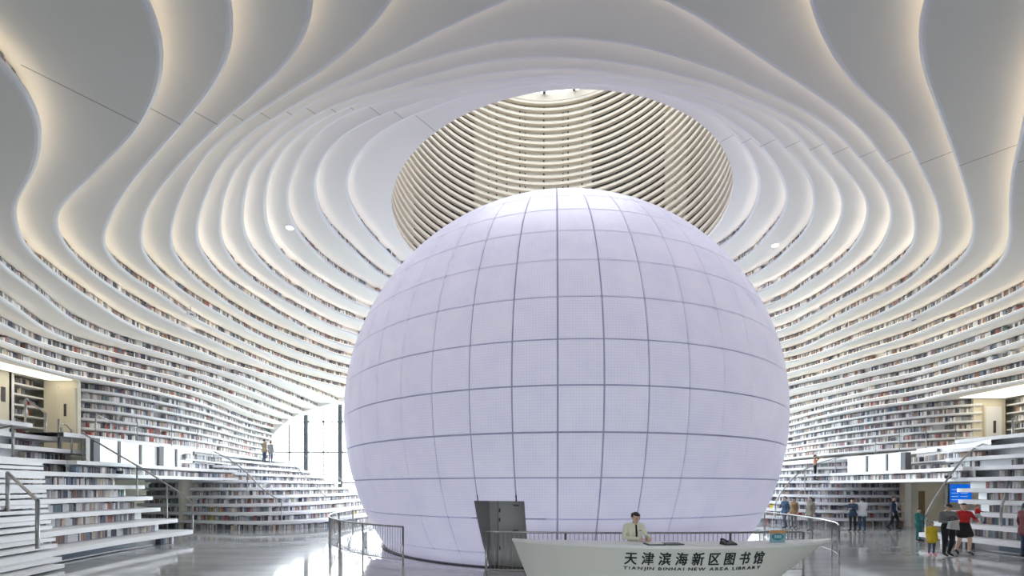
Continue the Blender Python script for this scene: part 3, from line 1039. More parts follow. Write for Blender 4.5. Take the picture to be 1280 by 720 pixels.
ZL = [0.44, 0.90, 1.36, 1.83, 2.30, 2.76, 3.22, 3.68, 4.14, 4.60]
XL = [-13.2, -13.95, -14.75, -15.15, -15.5, -15.95, -16.6, -17.1, -17.5, -17.9]
YL = [18.75, 18.9, 19.0, 19.1, 19.1, 19.1, 19.0, 18.4, 17.6, 16.9]
bow_l = lambda y: 0.75 * max(0.0, (15.8 - y) / 5.2) ** 1.4 if y < 15.8 else 0.0
near_terrace('left', ZL, XL, YL, bow_l, lambda x, z: 11.8 + max(0, (-12.3 - x)) * 0.92, 20.3, 6.0)
ZR = [0.435 * k for k in range(1, 11)]
XR = [15.9, 16.45, 16.9, 17.25, 17.6, 18.0, 18.5, 19.0, 19.5, 20.0]
YR = [17.7, 17.75, 17.7, 17.5, 17.9, 18.6, 19.3, 19.8, 20.2, 20.4]
bow_r = lambda y: -0.25 * max(0.0, (17.0 - y)) / 3
near_terrace('right', ZR, XR, YR, bow_r, lambda x, z: 9.5 + max(0, x - 15.9) * 2.0, 25.6, 5.0)


def far_terrace(side, starts, ends, zs, ctrl, seed):
    """fan of curved steps at the back of the hall"""
    sg = -1 if side == 'left' else 1
    root = empty('curved_steps', (starts[0][0], starts[0][1], 0), label='fan of white curved book steps rising towards the %s of the back window' % side, category='steps')
    inv = Matrix.Translation((-starts[0][0], -starts[0][1], 0))
    n = len(zs)
    for i in range(n):
        f = i / (n - 1)
        pts = [tuple(np.array(a) * (1 - f) + np.array(b) * f) for a, b in zip(starts, ends)]
        q = spline(pts, 0.35, False, 0.5)
        if sg < 0:
            q = q[::-1]
        N = outward(q)
        z = zs[i]
        zlo = zs[i - 1] if i else 0.0
        m = MB()
        rings = strip3(q, N, [(1.7, z - TH), (0, z - TH), (0, z), (1.7, z)], False)
        for a, b in zip(rings[:-1], rings[1:]):
            m.strip(a, b)
        m.strip(rings[3], rings[0])
        m.add([rings[k][0] for k in range(4)], [(0, 1, 2, 3)])
        m.add([rings[k][-1] for k in range(4)], [(3, 2, 1, 0)])
        o = m.build('tread', M['shelf'], root)
        o.matrix_parent_inverse = inv
        m = MB()
        a, b = strip3(q, N, [(0.40, zlo), (0.40, z - TH)], False)
        m.strip(a, b)
        o = m.build('riser', M['shelf'], root)
        o.matrix_parent_inverse = inv
        book_row(q, N, zlo + 0.004, 0.18, 'far', seed + i, hr=(0.18, z - zlo - TH - 0.02), wr=(0.04, 0.10), fill=0.93,
                 bag=(PAL_BAG + [12, 12, 13]) if i in (1, 2, 3) else None, dep=0.2)
    return root


ZF = [0.44 * k for k in range(1, 10)]
far_terrace('left', [(-21, 24.6), (-17.2, 24.0), (-13.6, 23.0), (-11.0, 23.8), (-9.8, 27), (-9.2, 31), (-9.0, 36.6)],
            [(-20.5, 25.4), (-18.6, 25.6), (-17.7, 26.4), (-17.4, 28), (-17.3, 30), (-17.2, 33), (-17.1, 36.6)], ZF, None, 820)
far_terrace('right', [(24.4, 26.2), (21.8, 25.7), (18.6, 25.4), (16.4, 26.6), (15.2, 29), (14.4, 32), (14.0, 36.6)],
            [(24, 27.2), (22.4, 27), (20.8, 27.6), (20.1, 29.6), (19.8, 31), (19.6, 33), (19.5, 36.6)], ZF, None, 850)

# ---------------------------------------------------------------- bridges over the passages


def bridge(side, edge, z, ztop, seed):
    sg = -1 if side == 'left' else 1
    q = spline(edge, 0.3, False, 0.4)
    if sg < 0:
        q = q[::-1]
    N = outward(q)
    root = empty('bridge', (float(q[0][0]), float(q[0][1]), z), label='white bridge with a row of books over the %s passage' % side, category='bridge')
    inv = Matrix.Translation((-float(q[0][0]), -float(q[0][1]), -z))
    for nm, zz, d in (('bridge_slab', z, 4.2), ('bridge_ledge', ztop, 1.6)):
        m = MB()
        rings = strip3(q, N, [(d, zz - TH), (0, zz - TH), (0, zz), (d, zz)], False)
        for a, b in zip(rings[:-1], rings[1:]):
            m.strip(a, b)
        m.strip(rings[3], rings[0])
        m.add([rings[k][0] for k in range(4)], [(0, 1, 2, 3)])
        m.add([rings[k][-1] for k in range(4)], [(3, 2, 1, 0)])
        o = m.build(nm, M['shelf'], root)
        o.matrix_parent_inverse = inv
    m = MB()
    a, b = strip3(q, N, [(0.42, z), (0.42, ztop - TH)], False)
    m.strip(a, b)
    o = m.build('back_panel', M['shelf'], root)
    o.matrix_parent_inverse = inv
    book_row(q, N, z + 0.004, 0.14, 'bridge', seed, hr=(0.2, ztop - z - TH - 0.02), wr=(0.05, 0.1), fill=0.97, dep=0.2)
    return q, N


GLZ = bpy.data.materials.new('daylight_glow_glazing')
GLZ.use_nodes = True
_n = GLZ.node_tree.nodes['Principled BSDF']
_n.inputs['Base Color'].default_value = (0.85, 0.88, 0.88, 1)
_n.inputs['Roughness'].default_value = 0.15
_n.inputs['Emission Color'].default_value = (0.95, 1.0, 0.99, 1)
_n.inputs['Emission Strength'].default_value = 0.35  # glow put into the panes in place of daylight seen through them


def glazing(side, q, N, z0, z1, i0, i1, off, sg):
    root = empty('glowing_glazing', (float(q[i0][0]), float(q[i0][1]), z0), label='band of panes glowing in place of daylight above the %s bridge' % side, category='window')
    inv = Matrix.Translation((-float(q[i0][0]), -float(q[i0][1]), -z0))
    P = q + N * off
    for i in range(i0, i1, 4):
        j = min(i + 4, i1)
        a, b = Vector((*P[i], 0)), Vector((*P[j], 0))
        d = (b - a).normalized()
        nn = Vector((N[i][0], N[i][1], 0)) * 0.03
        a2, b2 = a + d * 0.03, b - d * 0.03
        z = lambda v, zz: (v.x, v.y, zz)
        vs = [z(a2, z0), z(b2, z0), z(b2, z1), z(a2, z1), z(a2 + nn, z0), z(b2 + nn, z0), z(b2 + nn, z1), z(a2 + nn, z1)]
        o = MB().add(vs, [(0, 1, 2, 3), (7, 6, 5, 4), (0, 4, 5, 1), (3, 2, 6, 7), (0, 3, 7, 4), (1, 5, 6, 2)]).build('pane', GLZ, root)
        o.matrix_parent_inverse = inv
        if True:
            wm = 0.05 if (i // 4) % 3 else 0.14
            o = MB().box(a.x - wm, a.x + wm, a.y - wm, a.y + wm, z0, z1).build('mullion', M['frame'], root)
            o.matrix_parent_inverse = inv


def walkway(side, edge, z, wl):
    q = spline(edge, 0.3, False, 0.5)
    if side == 'left':
        q = q[::-1]
    N = outward(q)
    m = MB()
    rings = strip3(q, N, [(2.2, z - 0.16), (0, z - 0.16), (0, z), (2.2, z)], False)
    for a, b in zip(rings[:-1], rings[1:]):
        m.strip(a, b)
    m.strip(rings[3], rings[0])
    return m.build('walkway', M['shelf'], wl)


qb, Nb = bridge('left', [(-16.2, 16.6), (-16.2, 18.4), (-16.3, 20), (-16.5, 22), (-16.6, 24.2), (-16.0, 26.0)], 2.76, 3.22, 870)
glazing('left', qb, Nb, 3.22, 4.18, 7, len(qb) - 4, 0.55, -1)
walkway('left', [(-16.9, 16.8), (-16.8, 19), (-16.9, 22), (-17.2, 25), (-17.6, 28), (-17.7, 32), (-17.7, 36.6)], 4.30, wall_left)
qb, Nb = bridge('right', [(18.2, 18.0), (18.6, 19.6), (18.9, 21.5), (19.2, 24), (18.9, 26.5)], 2.61, 3.05, 880)
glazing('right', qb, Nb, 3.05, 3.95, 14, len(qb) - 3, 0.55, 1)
walkway('right', [(20.6, 21.6), (20.8, 24), (20.5, 27), (20.2, 30), (20.1, 36.6)], 4.10, wall_right)

# solid backing with two book rows beside the glazing
for side, pts, zz, sd, wl in (('right', [(19.5, 18.6), (20.3, 21.6), (20.6, 23.2)], (3.05, 3.5), 990, wall_right), ('left', [(-16.85, 23.0), (-16.95, 24.2), (-17.3, 26), (-17.9, 30)], (3.22, 3.7), 995, wall_left)):
    q = spline(pts, 0.3, False, 0.2)
    if side == 'left':
        q = q[::-1]
    N = outward(q)
    m = MB()
    a_, b_ = strip3(q, N, [(0.4, zz[0]), (0.4, 4.2)], False)
    m.strip(a_, b_)
    m.build('backing_wall', M['shelf'], wl)
    for k, z in enumerate(zz):
        if k:
            m = MB()
            r_ = strip3(q, N, [(0.4, z - 0.07), (0.0, z - 0.07), (0.0, z), (0.4, z)], False)
            for a_, b_ in zip(r_[:-1], r_[1:]):
                m.strip(a_, b_)
            m.build('backing_shelf', M['shelf'], wl)
        book_row(q, N, z + 0.005, 0.12, 'backing', sd + k, hr=(0.2, 0.3), wr=(0.05, 0.1), fill=0.95)

# ---------------------------------------------------------------- recesses behind the upper terraces (cream walls, doors, alcove shelves)
# left
m = MB()
m.box(-20.75, -19.25, 19.75, 19.9, 3.6, tz(17))
m.box(-20.85, -20.7, 4.0, 18.45, 3.6, tz(17))
m.box(-21.6, -21.5, 18.35, 19.9, 3.6, tz(17))
m.box(-21.6, -20.7, 18.35, 18.45, 3.6, tz(17))
m.build('recess_wall', M['cream'], wall_left)
MB().box(-20.86, -20.66, 18.42, 18.50, 3.6, tz(17)).build('alcove_post', M['shelf'], wall_left)
dl = MB().box(-20.05, -19.3, 19.68, 19.76, 4.3, 6.6).build('door_1', M['cream'], kind='structure')
MB().box(-19.78, -19.68, 19.66, 19.69, 5.35, 5.9).build('vision_slot', M['dark'], dl)
MB().box(-20.12, -20.05, 19.66, 19.76, 4.3, 6.66).build('door_frame', M['cream'], dl)
MB().box(-20.72, -20.68, 18.05, 18.2, 5.7, 6.3).build('wall_slot', M['dark'], wall_left)
for k in range(6):
    z = 4.35 + 0.435 * k
    MB().box(-21.5, -20.72, 18.45, 19.74, z, z + 0.07).build('alcove_shelf', M['shelf'], wall_left)
    qq = np.array([(-20.95, 19.7 - 0.18 * j) for j in range(8)])
    book_row(qq, np.tile([[-1.0, 0.0]], (8, 1)), z + 0.075, 0.0, 'alcove', 900 + k, wr=(0.05, 0.1), fill=0.75, bag=PAL_RED)
# right
m = MB()
m.box(24.6, 26.3, 23.75, 23.9, 3.6, tz(17))
m.box(26.15, 26.3, 4.0, 21.5, 3.6, tz(17))
m.box(26.9, 27.0, 21.4, 23.9, 3.6, tz(17))
m.build('recess_wall', M['cream'], wall_right)
dr = MB().box(25.15, 26.0, 23.66, 23.76, 3.9, 6.5).build('door_2', M['shelf'], kind='structure')
MB().box(25.55, 25.68, 23.64, 23.67, 5.1, 5.75).build('vision_slot', M['dark'], dr)
MB().box(25.06, 25.15, 23.64, 23.76, 3.9, 6.58).build('door_frame', M['cream'], dr)
for k in range(6):
    z = 4.35 + 0.435 * k
    MB().box(26.2, 26.9, 21.5, 23.6, z, z + 0.07).build('alcove_shelf', M['shelf'], wall_right)
    qq = np.array([(26.35, 21.6 + 0.2 * j) for j in range(10)])
    book_row(qq, np.tile([[1.0, 0.0]], (10, 1)), z + 0.075, 0.0, 'alcove', 930 + k, wr=(0.05, 0.1), fill=0.75)
# cove lights under the overhang of tier 17
for nm, xs_, y0_, y1_, wl in (('left', (-20.4, -19.35), 6.0, 19.6, wall_left), ('right', (23.6, 26.0), 8.0, 23.5, wall_right)):
    MB().box(xs_[0], xs_[1], y0_, y1_, tz(17) - 0.035, tz(17) - 0.01).build('cove_light', M['cove'], wl)

# passages at floor level
m = MB()
m.box(-22.1, -22.0, 18.4, 26, 0, 2.64)
m.box(-22.0, -20.2, 18.3, 18.4, 0, 2.64)
m.build('passage_wall', M['cream'], wall_left)
MB().box(-18.15, -17.95, 24.25, 25.2, 0, 2.64).build('passage_pier', M['cream'], wall_left)
p3 = MB().box(-22.0, -21.93, 20.2, 21.2, 0.02, 2.15).build('door_3', M['welllight'], kind='structure')
MB().box(-21.94, -21.9, 21.05, 21.1, 0.9, 1.2).build('door_handle', M['steel'], p3)
m = MB()
m.box(25.4, 25.5, 17.9, 27.4, 0, 2.49)
m.box(22.9, 25.5, 26.2, 26.35, 0, 2.49)
m.build('passage_wall', M['cream'], wall_right)
MB().box(22.35, 22.75, 24.95, 25.35, 0, 2.49).build('passage_pier', M['cream'], wall_right)
M['brown'] = mat('brown_door', (0.22, 0.15, 0.08), 0.5, noise=0.1, nscale=5)
d4 = MB().box(23.55, 24.2, 26.12, 26.2, 0.02, 2.0).build('door_4', M['brown'], kind='structure')
MB().box(24.08, 24.12, 26.08, 26.12, 0.9, 1.15).build('door_handle', M['steel'], d4)

# blue notice screen on the right passage
scr = empty('notice_screen', (19.9, 19.9, 0.6), label='bright blue notice screen behind the right terrace', category='screen')
M['blue'] = mat('blue_screen', (0.0, 0.16, 0.75), 0.3, emit=(0.0, 0.18, 0.9), emit_s=0.6)
M['scrtext'] = mat('screen_text', (0.8, 0.85, 0.95), 0.4, emit=(0.8, 0.9, 1.0), emit_s=0.5)


def child_box(root, name, m, *b):
    o = MB().box(*b).build(name, m, root)
    return o


child_box(scr, 'screen_face', M['blue'], -0.40, 0.60, -0.03, 0.03, 0.95, 1.75)
child_box(scr, 'screen_frame', M['dark'], -0.50, -0.40, -0.05, 0.05, -0.6, 1.8)
for i in range(4):
    child_box(scr, 'text_line', M['scrtext'], -0.30, 0.0, -0.036, -0.03, 1.05 + i * 0.15, 1.07 + i * 0.15)
    child_box(scr, 'text_line', M['scrtext'], 0.1, 0.42 if i < 3 else 0.2, -0.036, -0.03, 1.05 + i * 0.15, 1.07 + i * 0.15)
# ================================================================ handrails


def rail_thing(label, path, posts, r=0.024, pr=0.022, glass=False, name='handrail', bal=None, zb=None, cat='railing'):
    """tubular handrail: path of 3D points, posts as (top point, foot z)"""
    p0 = path[0]
    root = empty(name, (p0[0], p0[1], posts[0][1] if posts else p0[2]), label=label, category=cat)
    inv = Matrix.Translation(-Vector(root.location))

    def part(mb, nm, mt, smooth=True, **kw):
        o = mb.build(nm, mt, root, smooth, **kw)
        o.matrix_parent_inverse = inv
        return o
    part(MB().tube(path, r, 8), 'rail', M['steel'])
    for tp, zf in posts:
        part(MB().tube([(tp[0], tp[1], zf), (tp[0], tp[1], tp[2])], pr, 8), 'post', M['steel'])
    return root, part


def smooth3(pts, step=0.25, sigma=0.25):
    return [tuple(p) for p in spline(pts, step, False, sigma)]


# left: stair rails
rail_thing('short dark handrail on the steps nearest the left edge', [(-14.6, 12.9, 2.64), (-12.35, 11.6, 1.87)],
           [((-14.6, 12.9, 2.64), 1.5), ((-12.35, 11.6, 1.87), 0.62)], 0.04, 0.045)
rail_thing('handrail stub cut by the left edge of the picture', [(-18.6, 14.5, 3.75), (-16.8, 15.0, 4.30)], [((-16.8, 15.0, 4.30), 3.2)], 0.035, 0.035)
rail_thing('inclined handrail with two posts before the left alcove', [(-18.55, 17.0, 5.60), (-18.1, 17.3, 5.1)],
           [((-18.55, 17.0, 5.60), 4.60), ((-18.1, 17.3, 5.1), 4.14)], 0.03, 0.035)
rail_thing('three upright handrail posts at the head of the left stair', [(-17.3, 17.1, 4.66), (-17.25, 17.25, 4.62), (-17.1, 17.3, 4.40)],
           [((-17.5, 17.2, 4.85), 3.68), ((-17.3, 17.1, 4.50), 3.3), ((-17.1, 17.3, 4.45), 3.5)], 0.025, 0.033)
path = smooth3([(-16.9, 17.55, 4.35), (-16.2, 17.9, 3.75), (-15.3, 18.3, 3.05), (-14.5, 18.5, 2.45), (-13.75, 18.62, 1.9), (-13.32, 18.6, 1.52)])
root, part = rail_thing('long curved handrail sweeping down the end of the left terrace', path,
                        [(path[-1], 0.44), (path[0], 3.22), (path[int(len(path) * .72)], 0.9), (path[int(len(path) * .45)], 1.83)], 0.033, 0.028)
m = MB()
for a, b in zip(path[3:-1], path[4:]):
    m.add([(a[0], a[1], a[2] - 0.08), (b[0], b[1], b[2] - 0.08), (b[0], b[1], b[2] - 0.85), (a[0], a[1], a[2] - 0.85)], [(0, 1, 2, 3)])
part(m, 'glass_panel', M['railglass'], False)
path = smooth3([(-17.4, 26.0, 4.3), (-16.3, 25.6, 3.85), (-14.9, 24.9, 3.1), (-13.4, 24.0, 2.1), (-12.15, 23.5, 1.45)])
rail_thing('curved handrail down the far left steps', path, [(path[-1], 0.44), (path[0], 3.9), (path[len(path) // 2], 1.6)], 0.03, 0.026)
for k, (xx, yy) in enumerate(((-16.2, 29.5), (-14.8, 31.5))):
    path = smooth3([(xx - 0.6, yy + 1.4, 4.6), (xx + 1.0, yy + 1.0, 3.9), (xx + 2.6, yy + 0.4, 2.7), (xx + 4.0, yy - 0.3, 1.6)])
    rail_thing('slim handrail on the far left steps, %s from the window' % ('second' if k == 0 else 'first'), path,
               [(path[-1], 0.5), (path[len(path) // 2], 2.2), (path[0], 3.6)], 0.025, 0.022)
# walkway railing, left
path = smooth3([(-17.0, 18.2, 5.25), (-17.05, 20, 5.2), (-17.1, 22.5, 5.2), (-17.4, 25.5, 5.2)], 0.5)
root, part = rail_thing('walkway railing of thin posts below the left book wall', [(-17.0, 18.2, 5.2), (-17.05, 19.6, 4.85)],
                        [(path[i], 4.3) for i in range(0, len(path), 4)], 0.022, 0.02)
# right
path = smooth3([(20.9, 19.1, 4.25), (20.2, 19.0, 4.12), (19.2, 18.7, 3.7), (18.0, 18.2, 2.85), (17.0, 17.8, 1.95), (16.3, 17.5, 1.25), (16.2, 17.45, 1.1)])
root, part = rail_thing('long curved handrail arching up the end of the right terrace', path,
                        [(path[-1], 0.435), (path[int(len(path) * .3)], 2.9), (path[0], 3.4)], 0.036, 0.03)
m = MB()
for a, b in zip(path[3:-2], path[4:-1]):
    m.add([(a[0], a[1], a[2] - 0.08), (b[0], b[1], b[2] - 0.08), (b[0], b[1], b[2] - 0.75), (a[0], a[1], a[2] - 0.75)], [(0, 1, 2, 3)])
part(m, 'glass_panel', M['railglass'], False)
rail_thing('bent stair handrail on the right terrace near the picture edge', smooth3([(18.9, 17.0, 2.9), (18.5, 16.6, 2.5), (16.9, 15.4, 1.48)], 0.2, 0.1),
           [((16.9, 15.4, 1.48), 0.435), ((18.9, 17.0, 2.9), 1.95)], 0.036, 0.036)
rail_thing('pair of upright rail posts at the top of the right stair', [(20.9, 18.6, 5.1), (21.4, 18.7, 4.9)],
           [((20.9, 18.6, 5.1), 4.0), ((21.4, 18.2, 5.35), 4.35)], 0.028, 0.036)
path = smooth3([(21.2, 26.6, 4.3), (19.6, 26.8, 4.0), (18.0, 27.2, 3.4), (16.8, 27.2, 2.4), (15.8, 26.6, 1.45), (15.6, 26.4, 1.2)])
rail_thing('curved handrail rising behind the right side of the sphere', path, [(path[-1], 0.44), (path[len(path) // 2], 1.9), (path[len(path) // 4], 2.8), (path[0], 3.9)], 0.03, 0.026)
path = smooth3([(20.9, 21.0, 5.1), (20.9, 23, 5.1), (20.8, 25.5, 5.1)], 0.5)
rail_thing('walkway railing of thin posts below the right book wall', [(20.9, 22.5, 5.05), (20.9, 25.5, 4.9)],
           [(path[i], 4.1) for i in range(0, len(path), 3)], 0.022, 0.02)

# ---------------------------------------------------------------- balustrades round the sphere


def balustrade(label, pts, zt=1.1, step=1.9):
    q = spline([(p[0], p[1]) for p in pts], 0.11, False, 0.15)
    root = empty('balustrade', (float(q[0][0]), float(q[0][1]), 0), label=label, category='railing')
    inv = Matrix.Translation(-Vector(root.location))

    def put(mb, nm, mt, smooth=True):
        o = mb.build(nm, mt, root, smooth)
        o.matrix_parent_inverse = inv
        return o
    put(MB().tube([(p[0], p[1], zt) for p in q[::3]] + [(q[-1][0], q[-1][1], zt)], 0.026, 8), 'rail', M['steel'])
    put(MB().tube([(p[0], p[1], 0.16) for p in q[::3]] + [(q[-1][0], q[-1][1], 0.16)], 0.012, 6), 'lower_rail', M['steel'])
    bal = MB().tube([(0, 0, 0.16), (0, 0, zt)], 0.0065, 5)
    bme = mesh('baluster', bal.v, bal.f, M['steel'], True)
    post = MB().tube([(0, 0, 0), (0, 0, zt)], 0.03, 8)
    pme = mesh('post', post.v, post.f, M['steel'], True)
    ns = max(1, int(round((len(q) - 1) * 0.11 / step)))
    stops = [int(round(k * (len(q) - 1) / ns)) for k in range(ns + 1)]
    for i in range(len(q)):
        big = i in stops
        o = obj('post' if big else 'baluster', pme if big else bme, root)
        o.matrix_parent_inverse = inv
        o.location = (float(q[i][0]), float(q[i][1]), 0)
    return root


ringp = lambda r, d: (SPH.x + r * math.sin(R_(d)), SPH.y - r * math.cos(R_(d)))
balustrade('curved steel balustrade beside the sphere, left of the grey door', [ringp(9.95, d) for d in (-95, -80, -65, -52, -42, -31.2)])
balustrade('straight steel balustrade behind the reception desk', [(-0.65, 11.2), (1.0, 11.0), (2.5, 10.93), (4.5, 10.95), (6.0, 11.05), (7.35, 11.25)])
balustrade('curved steel balustrade beside the sphere, right of the desk', [(9.5, 12.95), (10.3, 14.2), (10.9, 15.9), (11.3, 18), (11.4, 20), (11.3, 22)])

# ================================================================ reception desk
desk = empty('reception_desk', (3.4, 9.0, 0), label='long white boat shaped reception desk with dark lettering in front of the sphere', category='desk')
dinv = Matrix.Translation((-3.4, -9.0, 0))


def dput(mb, nm, mt, smooth=False):
    o = mb.build(nm, mt, desk, smooth)
    o.matrix_parent_inverse = dinv
    return o


DX0, DX1, DZ = 0.0, 6.95, 1.1


def desk_front(u, z):
    """front face of the desk: u 0..1 along the length, leaning in towards the floor"""
    k = (DZ - z) / DZ
    x = DX0 + (DX1 - DX0) * u
    x = x + k * (0.42 * (1 - u) ** 3 - 1.35 * u ** 4)
    s = 4 * u * (1 - u)
    y = 9.72 - 1.28 * (s ** 0.8) * (1 - 0.10 * k) + 0.30 * k
    return (x, y, z)


def desk_back(u, z):
    x, y, _ = desk_front(u, z)
    return (x, 9.74 - 0.55 * (4 * u * (1 - u)) ** 0.8 + 0.05, z)


nu, nz = 48, 8
us = np.linspace(0, 1, nu + 1)
m = MB()
rows = [[desk_front(u, 0.02 + (DZ - 0.05 - 0.02) * j / nz) for u in us] for j in range(nz + 1)]
for a, b in zip(rows[:-1], rows[1:]):
    m.strip(a, b)
dput(m, 'front_panel', M['desk'], True)
m = MB()
A = [desk_front(u, DZ) for u in us]
Bk = [desk_back(u, DZ) for u in us]
A = [(p[0], p[1] - 0.015, DZ) for p in A]
lo = lambda P: [(p[0], p[1], DZ - 0.05) for p in P]
m.strip(A, Bk)
m.strip(lo(A), A)
m.strip(Bk, lo(Bk))
m.strip(lo(Bk), lo(A))
dput(m, 'counter_top', M['shelf'])
m = MB()
rows = [[desk_back(u, 0.02 + (DZ - 0.07) * j / 2) for u in us[2:-2]] for j in range(3)]
for a, b in zip(rows[:-1], rows[1:]):
    m.strip(b, a)
dput(m, 'back_panel', M['desk'], True)

# lettering, standing on the front panel
M['letter'] = mat('dark_lettering', (0.018, 0.028, 0.035), 0.4)


def glyph(ch, bold):
    cu = bpy.data.curves.new('glyph', 'FONT')
    cu.body = ch
    cu.size = 1.0
    cu.extrude = 0.02
    cu.bevel_depth = bold
    cu.bevel_resolution = 0
    cu.resolution_u = 3
    t = bpy.data.objects.new('glyph', cu)
    COL.objects.link(t)
    dg = bpy.context.evaluated_depsgraph_get()
    me = bpy.data.meshes.new_from_object(t.evaluated_get(dg))
    bpy.data.objects.remove(t)
    co = np.zeros(len(me.vertices) * 3)
    me.vertices.foreach_get('co', co)
    return me, co.reshape(-1, 3)


def lettering(body, width, zbase, height, x_start, bold, pitch=None, gap=0.16):
    """single letters standing on the curved front, one mesh each"""
    gl, pen = [], 0.0
    for ch in body:
        if ch == ' ':
            pen += 0.42
            continue
        me, co = glyph(ch, bold)
        if not len(co):
            pen += 0.6
            continue
        if pitch:
            gl.append((me, co, pen))
            pen += pitch
        else:
            gl.append((me, co, pen - co[:, 0].min()))
            pen += np.ptp(co[:, 0]) + gap
    lo_x = min((co[:, 0] + p).min() for _, co, p in gl)
    hi_x = max((co[:, 0] + p).max() for _, co, p in gl)
    lo_y = min(co[:, 1].min() for _, co, _ in gl)
    hi_y = max(co[:, 1].max() for _, co, _ in gl)
    for me, co, p in gl:
        X = (co[:, 0] + p - lo_x) / (hi_x - lo_x) * width
        Z = (co[:, 1] - lo_y) / (hi_y - lo_y) * height + zbase
        D = (co[:, 2] - co[:, 2].min()) / max(np.ptp(co[:, 2]), 1e-6)
        xt = x_start + X
        lo_, hi_ = np.zeros(len(X)), np.ones(len(X))
        k = (DZ - Z) / DZ
        for _ in range(26):
            u = (lo_ + hi_) / 2
            fx = DX0 + (DX1 - DX0) * u + k * (0.42 * (1 - u) ** 3 - 1.35 * u ** 4)
            lo_ = np.where(fx < xt, u, lo_)
            hi_ = np.where(fx < xt, hi_, u)
        fy = 9.72 - 1.28 * ((4 * lo_ * (1 - lo_)) ** 0.8) * (1 - 0.10 * k) + 0.30 * k
        out = np.stack([xt, fy - 0.004 - 0.018 * D, Z], 1)
        me.vertices.foreach_set('co', out.ravel())
        me.materials.clear()
        me.materials.append(M['letter'])
        me.update()
        o = obj('letter', me, desk)
        o.matrix_parent_inverse = dinv


lettering('天津滨海新区图书馆', 2.74, 0.708, 0.27, 2.19, 0.018, pitch=1.32)
lettering('TIANJIN BINHAI NEW AREA LIBRARY', 2.72, 0.585, 0.085, 2.19, 0.012, gap=0.22)

# things lying on the desk
M['black'] = mat('black_plastic', (0.03, 0.03, 0.035), 0.4)
M['paper'] = mat('paper_white', (0.85, 0.85, 0.86), 0.7)
fo = empty('open_folder', (2.95, 8.72, DZ), 0.1, label='dark open folder with papers under the receptionist\'s hands', category='folder')
MB().prism([(-0.36, -0.13), (-0.02, -0.16), (-0.02, 0.14), (-0.34, 0.15)], 0.002, 0.02).build('left_cover', M['black'], fo)
MB().prism([(0.02, -0.16), (0.38, -0.13), (0.36, 0.14), (0.02, 0.14)], 0.002, 0.02).build('right_cover', M['black'], fo)
MB().prism([(-0.31, -0.10), (-0.03, -0.12), (-0.03, 0.12), (-0.30, 0.12)], 0.02, 0.032).build('sheet', M['paper'], fo)
pp = empty('paper_sheets', (3.62, 8.66, DZ), -0.15, label='loose pale sheets on the desk beside the folder', category='paper')
MB().box(-0.15, 0.15, -0.1, 0.1, 0.002, 0.008).build('sheet', M['paper'], pp)
o = MB().box(-0.14, 0.15, -0.11, 0.09, 0.008, 0.013).build('sheet', M['paper'], pp)
o.rotation_euler = (0, 0, 0.2)
ph = empty('desk_telephone', (4.22, 8.68, DZ), 0.2, label='small dark telephone on the desk', category='telephone')
b = MB()
b.add([(-0.13, -0.09, 0), (0.13, -0.09, 0), (0.13, 0.10, 0), (-0.13, 0.10, 0), (-0.12, -0.08, 0.03), (0.12, -0.08, 0.03), (0.12, 0.09, 0.075), (-0.12, 0.09, 0.075)],
      [(3, 2, 1, 0), (4, 5, 6, 7), (0, 1, 5, 4), (1, 2, 6, 5), (2, 3, 7, 6), (3, 0, 4, 7)])
b.build('base', M['black'], ph)
MB().tube([(-0.10, -0.09, 0.075), (-0.085, -0.06, 0.085), (-0.085, 0.05, 0.105), (-0.10, 0.09, 0.095)], [0.028, 0.018, 0.018, 0.028], 8).build('handset', M['black'], ph)
# framed picture sign
sg = empty('desk_sign', (5.28, 8.86, DZ), 0.0, label='small framed sign with a blue eye shape and orange top on the desk', category='sign')
M['signblue'] = mat('sign_teal', (0.05, 0.25, 0.32), 0.4, noise=0.2, nscale=12)
M['signorange'] = mat('sign_orange', (0.55, 0.30, 0.12), 0.4, noise=0.15, nscale=12)
M['signgrey'] = mat('sign_blue_grey', (0.25, 0.42, 0.50), 0.4, noise=0.15, nscale=12)
M['signpale'] = mat('sign_pale', (0.45, 0.68, 0.75), 0.4)
MB().box(-0.15, 0.15, 0.0, 0.02, 0.002, 0.262).build('panel', M['signgrey'], sg)
MB().box(-0.15, 0.15, -0.003, 0.0, 0.195, 0.262).build('top_band', M['signorange'], sg)
MB().box(-0.17, 0.17, -0.05, 0.09, 0.0, 0.012).build('stand', M['shelf'], sg)
eye = [(0.125 * math.cos(a), -0.006, 0.135 + 0.075 * math.sin(a) * (1 - 0.25 * abs(math.cos(a)))) for a in np.linspace(0, 2 * math.pi, 25)[:-1]]
MB().add(eye, [tuple(range(24))]).build('eye_shape', M['signblue'], sg)
for xx in (-0.05, -0.015, 0.02, 0.055):
    MB().box(xx - 0.011, xx + 0.011, -0.010, -0.006, 0.11, 0.165).build('eye_mark', M['signpale'], sg)
# ================================================================ people
SKIN = mat('skin', (0.62, 0.42, 0.32), 0.55, noise=0.05, nscale=20)
HAIRB = mat('black_hair', (0.012, 0.011, 0.012), 0.5)
HAIRBR = mat('brown_hair', (0.07, 0.045, 0.035), 0.5)
EYEM = mat('eye_dark', (0.02, 0.015, 0.012), 0.3)
LIPM = mat('lip_red', (0.45, 0.13, 0.12), 0.5)
CLOTH = {}


def cloth(name, c):
    if name not in CLOTH:
        CLOTH[name] = mat('cloth_' + name, c, 0.85, noise=0.12, nscale=14)
    return CLOTH[name]


def ico(r=1.0):
    bm = bmesh.new()
    bmesh.ops.create_icosphere(bm, subdivisions=2, radius=r)
    v = [tuple(x.co) for x in bm.verts]
    bm.free()
    return v


